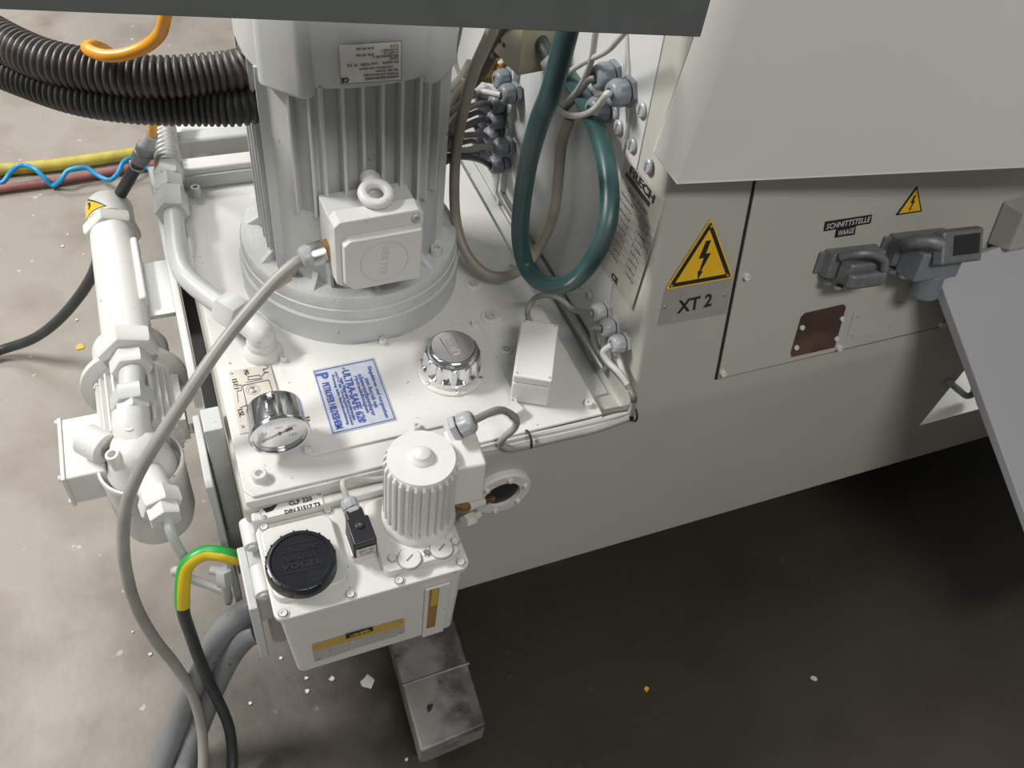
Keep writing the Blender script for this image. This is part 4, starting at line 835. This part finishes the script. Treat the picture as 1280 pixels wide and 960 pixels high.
cable('green_hose', [P(722, -40, x=.355), P(714, 15, x=.35)] + xp([(706, 50, .345), (690, 111, .345), (673, 155, .35), (658, 215, .358), (650, 285, .37), (655, 325, .38), (668, 347, .385), (692, 357, .39), (718, 349, .395), (742, 322, .40), (757, 288, .41), (762, 250, .42), (758, 205, .43), (747, 165, .44), (731, 127, .45), (716, 104, .457), (702, 84, .460)]), .0106, 'hose_green', 'thick dark green hose hanging in a loop in front of the side wall', 'hose', n=18)
cable('beige_hose', [P(622, 15, x=.33)] + xp([(612, 45, .335), (593, 88, .335), (578, 143, .335)]) + zp([(569, 202, .715), (569, 266, .637), (579, 308, .600), (600, 337, .580), (626, 346, .576), (652, 336, .588), (676, 306, .625)]) + xp([(692, 266, .435), (698, 220, .44), (702, 180, .445), (712, 148, .45)]), .0068, 'hose_beige', 'slim beige-brown hose hanging in a wide loop behind the green hose', 'hose', n=16)
cable('sensor_cable', [G['u1']] + xp([(758, 118, .43), (745, 135, .43), (728, 144, .435), (708, 143, .44), (697, 132, .45), (690, 118, .455)]), .0036, 'cable_light', 'thin pale cable curving from the upper gland nearest the hood')
cable('sensor_cable', [P(790, 30, x=.42)] + xp([(776, 46, .425), (758, 64, .43), (730, 78, .435), (706, 94, .445), (690, 108, .458)]), .0032, 'cable_light', 'thin pale cable coming down from the beam towards the wall behind the green hose')
cable('sensor_cable', [P(746, 30, x=.43)] + xp([(744, 45, .43), (738, 80, .433), (724, 110, .438), (710, 127, .445), (703, 141, .448)]), .0034, 'cable_grey', 'thin grey cable dropping straight down from the beam')
cable('sensor_cable', [G['u0']] + xp([(736, 100, .436), (727, 112, .44), (716, 126, .445), (706, 138, .45)]), .0036, 'cable_mid', 'short dark cable from the upper left wall gland')
cable('sensor_cable', [P(783, 30, x=.464)] + xp([(784, 60, .464), (786, 110, .464), (784, 165, .464), (778, 190, .464)]), .0022, 'cable_light', 'very thin pale line running down the side wall past the upper glands')
# cables into the rear glands
rc = [('r1', [(596, 115), (575, 135), (556, 160)], 'cable_light', 'pale'), ('r2', [(600, 130), (580, 139), (560, 165)], 'cable_mid', 'dark'), ('r3', [(600, 150), (578, 160), (556, 178)], 'hose_brown', 'brown'),
      ('r4', [(600, 168), (575, 170), (552, 175)], 'cable_mid', 'dark grey'), ('r5', [(605, 183), (580, 188), (550, 184)], 'cable_grey', 'grey'), ('r6', [(600, 200), (580, 196), (552, 196)], 'cable_dark', 'black'),
      ('r7', [(595, 118), (578, 128), (558, 145)], 'cable_dark', 'black'), ('r8', [(597, 140), (577, 148), (556, 158)], 'cable_dark', 'black'), ('r9', [(590, 156), (570, 166), (552, 190)], 'cable_dark', 'black'), ('r10', [(588, 176), (570, 180), (552, 184)], 'cable_mid', 'dark grey'), ('r11', [(590, 192), (570, 198), (552, 204)], 'cable_dark', 'black')]
for i, (k, pts, m_, cn) in enumerate(rc):
    cable('control_cable', [G[k]] + [P(x, y, x=.461 - .05 * (j + 1)) for j, (x, y) in enumerate(pts)], .0042 if i < 6 else .0038, m_, 'thin %s cable behind the motor entering the rear gland %s' % (cn, nm[int(k[1:])].replace(' in the front row', '').replace(', overlapping the topmost one', ' of the front row').replace(' with a brown cable', '').replace(', standing proud of its neighbours', '')), group='control cables behind the motor')
cable('control_hose', [P(640, 20, x=.40)] + xp([(627, 40, .40), (602, 88, .395), (575, 118, .38), (556, 150, .36), (545, 185, .33)]), .0095, 'hose_brown', 'thick brown cable slanting down behind the motor from the beam', 'cable')
cable('control_hose', [P(590, 80, x=.42)] + xp([(578, 100, .41), (562, 118, .40), (550, 140, .38), (540, 170, .36)]), .0095, 'cable_mid', 'thick dark cable right behind the motor edge', 'cable')
cable('loop_cable', [P(578, 20, x=.42)] + xp([(574, 45, .42), (569, 70, .415), (573, 90, .41), (583, 104, .405), (592, 115, .40)]), .0030, 'cable_mid', 'thin dark cable hanging in a bow just right of the motor')

# brass valve and beige valve block on the wall behind
bv = thing('brass_valve', P(610, 90, x=.44), 'small brass coupling above the rear gland cluster', 'valve')
q = P(612, 88, x=.44); MB().hex(q - Z * .012, q + Z * .006, .016, 'brass').lathe([(.010, .006), (.010, .018), (.014, .02), (.014, .026), (.006, .03), (.006, .045), (0, .046)], 'brass', Matrix.Translation(q), 20).build('valve_body', bv)
MB().tube([q + V((.012, -.0, .0)), q + V((.021, 0, 0))], .008, 'brass').build('valve_stub', bv)
vb_ = thing('valve_block', P(664, 62, x=.43), 'beige-grey valve block with brown fitting hanging below the beam', 'valve')
q = P(655, 52, x=.425); Mq = Matrix.Translation(q) @ Matrix.Rotation(math.radians(8), 4, 'Z')
MB().box((0, 0, .01), (.055, .075, .06), 'block_beige', Mq).box((0, .026, .0), (.058, .004, .062), 'cable_mid', Mq).build('block_body', vb_, .002)
MB().cyl(Mq @ V((.0, .018, -.02)), Mq @ V((.0, .018, -.030)), .009, 'rust').build('brown_fitting', vb_, .001)
MB().tube(smooth([Mq @ V((.0, -.03, .02)), Mq @ V((.0, -.048, .012)), Mq @ V((.002, -.062, .004))]), .009, 'cable_dark').hex(Mq @ V((0, -.058, .006)), Mq @ V((0, -.072, .0)), .013, 'steel').build('side_fitting', vb_)
for x, y in ((-.018, .02), (.0, .03)): MB().cyl(Mq @ V((-.0276, y - .02, .0)), Mq @ V((-.0282, y - .02, .0)), .003, 'dark_gap').build('block_hole', vb_)

# ------------------------------------------------------------------ orange hose, coupling, floor hoses, dark hose left
cable('orange_hose', zp([(212, -20, .98), (206, 22, .95), (200, 42, .93), (184, 57, .915), (160, 67, .905), (136, 70, .90), (118, 66, .898), (109, 60, .897), (118, 57.5, .893), (136, 66, .868), (160, 90, .80), (185, 125, .73), (191, 150, .68), (190, 170, .64)]), .0060, 'orange', 'orange pneumatic hose curling over the dark conduits', 'hose', n=14)
qc = thing('quick_coupling', P(180, 195, z=.55), 'metal quick coupling joining the orange hose to a black hose', 'coupling')
a, b_, c, d_ = P(190, 168, z=.645), P(184, 182, z=.62), P(173, 203, z=.59), P(152, 240, z=.53)
MB().cyl(a, b_, .008, 'gland_light', .010).build('plug_nipple', qc)
MB().lathe([(.010, 0), (.0125, .002), (.0125, .012), (.0105, .013), (.0125, .015), (.0125, .030), (.010, .034)], 'zinc', axis_frame(b_, c - b_), 24).build('coupling_sleeve', qc)
MB().torus(axis_frame(P(171, 207, z=.583), c - b_), .0095, .002, 'steel', 24, 8).build('hose_clamp', qc)
MB().tube([c, d_, P(140, 262, z=.47)], .0088, 'cable_dark', 14).build('black_hose', qc, angle=60)
cable('yellow_hose', zp([(-500, 290, .016), (-250, 250, .016), (-60, 222, .016), (0, 212, .016), (60, 207, .016), (120, 199, .016), (180, 190, .016), (245, 182, .016), (300, 176, .016)]), .0150, 'yellow_hose', 'thick yellow hose lying on the floor at the back left', 'hose')
cable('red_hose', zp([(-500, 330, .0125), (-250, 280, .0125), (-60, 248, .0125), (0, 236, .0125), (60, 228, .0125), (120, 218, .0125), (170, 209, .0125), (230, 204, .0125), (290, 200, .0125)]), .0095, 'red_hose', 'faded red hose lying on the floor under the blue spiral hose', 'hose')
cable('spiral_hose', zp([(-500, 320, .02), (-200, 262, .02), (-60, 232, .02), (-30, 212, .03), (-18, 210, .03), (-8, 225, .016), (3, 228, .016), (12, 217, .03), (22, 208, .045), (33, 207, .045), (45, 212, .045), (56, 223, .03), (66, 232, .012), (76, 225, .03), (84, 214, .045), (97, 210, .05), (110, 210.5, .045), (122, 219, .035), (137, 225, .03), (147, 217, .035), (154, 203, .05), (164, 198, .05), (175, 200, .045), (187, 212, .03), (198, 219, .02), (208, 212, .03), (216, 200, .045), (226, 196, .045), (240, 200, .03), (256, 210, .02)]), .0055, 'blue', 'bright blue spiral air hose lying across the floor hoses', 'hose')
dh = thing('water_hose', P(60, 410, z=.02), 'dark hose curving up from the left floor to a brown fitting behind the filter tube', 'hose')
MB().tube(smooth(zp([(-400, 560, .02), (-200, 510, .02), (-60, 460, .02), (0, 438, .02), (40, 424, .06), (70, 403, .12), (97, 373, .20), (115, 345, .27), (124, 322, .33)])), .0095, 'cable_dark', 14).build('hose_body', dh, angle=60)
MB().cyl(P(123, 325, z=.325), P(124, 308, z=.365), .0105, 'rust').build('hose_fitting', dh)
MB().tube([P(124, 310, z=.36), P(128, 290, z=.40)], .008, 'rust').build('hose_tail', dh)

# ------------------------------------------------------------------ casting and bracket behind the tank
rcst = thing('rear_pump_casting', (.10, 1.30, .30), 'pale rounded pump casting behind the tank, half hidden by the dark conduits', 'casting')
mb = MB(); q = P(275, 175, z=.50)
Mrc = frame((q.x + .015, 1.255, .42), X, n=-Y)
MB().prism([(-.085, .14), (-.08, .05), (-.065, 0), (-.04, -.04), (.09, -.04), (.09, .14)], 0, .03, 'paint_grey', Mrc).build('casting_web', rcst, .006, seg=3)
MB().box((.005, .055, -.04), (.17, .15, .08), 'paint', Mrc).build('casting_body', rcst, .012, seg=4)
for xx in (-.055, .065): MB().lathe([(.017, -.03), (.017, .040), (.015, .042), (0, .042)], 'paint', Mrc @ Matrix.Translation((xx, .10, 0)), 32).build('casting_boss', rcst)
rb = thing('rear_bracket', (P(280, 90, z=.50)).to_tuple(), 'white flat bracket with two screw holes above the dark conduits', 'bracket')
q = P(282, 88, z=.50); Mrb = frame(q, P(310, 85, z=.5) - P(250, 92, z=.5), n=Z)
MB().box((.0, -.01, 0), (.14, .13, .012), 'paint', Mrb).build('bracket_plate', rb, .002)
for px in (248, 279): q2 = P(px, 72.5 - (px - 248) * .03, z=.5062); MB().cyl(q2, q2 + Z * .001, .005, 'gland_grey').build('screw_hole', rb)
MB().box((.0, -.09, -.10), (.10, .12, .19), 'paint', Mrb).build('bracket_column', rb, .004)
MB().box((.05, -.045, .012), (.05, .02, .012), 'blue_deep', Mrb).build('blue_cap', rb, .002)

# ------------------------------------------------------------------ steel leg bar under the lubrication unit
q = [P(490, 806, z=.09), P(573, 782, z=.09), P(608, 905, z=.09), P(526, 940, z=.09)]
bx = thing('support_bar', ((q[2] + q[3]) / 2).to_tuple()[:2] + (0,), 'dirty grey steel bar jutting out from under the machine onto the floor', 'bar')
n_ = (q[0] - q[3]).normalized(); bk0, bk1 = q[0] + n_ * .25, q[1] + n_ * .25
vs = [q[3], q[2], bk1, bk0]; lowz = [V((v.x, v.y, .035)) for v in vs]
MB().add(lowz + vs, [(3, 2, 1, 0), (4, 5, 6, 7), (0, 1, 5, 4), (1, 2, 6, 5), (2, 3, 7, 6), (3, 0, 4, 7)], 'dirty_steel').build('bar_body', bx, .004)
v0, v1 = q[3].lerp(q[0], .12), q[2].lerp(q[1], .12); cxb = (v0 + v1) / 2
MB().box((cxb.x + .01, cxb.y + .01, .0175), (.06, .03, .035), 'dirty_steel').build('bar_foot', bx, .002)
# raised weld seam across the bar
mm0, mm1 = q[3].lerp(q[0], .60), q[2].lerp(q[1], .60)
MB().tube([mm0 + Z * .0005, mm0.lerp(mm1, .5) + Z * .001, mm1 + Z * .0005], .0022, 'dirty_steel').build('weld_seam', bx)

# ------------------------------------------------------------------ litter on the floor
def flake(px, py, s, label, m='chip', name='paint_flake'):
    q = P(px, py, z=.0005); n = 9; pts = []
    for i in range(n): a = 2 * math.pi * i / n; r = s * random.uniform(.6, 1.1); pts.append((q.x + r * math.cos(a), q.y + r * math.sin(a)))
    return tag(MB().prism(pts, .0005, .002, m).build(name), label, 'paint flake' if name == 'paint_flake' else 'litter', 'white flakes on the floor' if name == 'paint_flake' else None)
flake(460, 853, .014, 'largest white paint flake on the floor, left of the dirty steel bar')
for x, y, s, lb in ((1017, 848, .006, 'white paint flake alone on the dark floor at right'), (415, 849, .005, 'small flake below the lubrication unit, left of the largest flake'), (383, 848, .0035, 'small flake just under the reservoir corner'), (384, 864, .004, 'small flake lower left of the largest flake'), (351, 823, .003, 'small flake beside the mounting bracket foot'), (313, 879, .003, 'small flake between the hoses and the reservoir'), (188, 818, .003, 'small flake left of the grey cable at bottom left'), (508, 950, .003, 'small flake left of the bar end at the picture bottom'), (96, 400, .004, 'small flake left of the filter tube'), (78, 308, .004, 'small flake on the floor below the red hose'), (166, 790, .0025, 'tiny flake beside the long grey cable')):
    flake(x, y, s, lb)
flake(100, 434, .009, 'small yellow scrap on the floor left of the filter tube', 'leaf', 'yellow_scrap')
flake(808, 862, .005, 'thin yellow shaving on the dark floor', 'leaf', 'yellow_shaving')
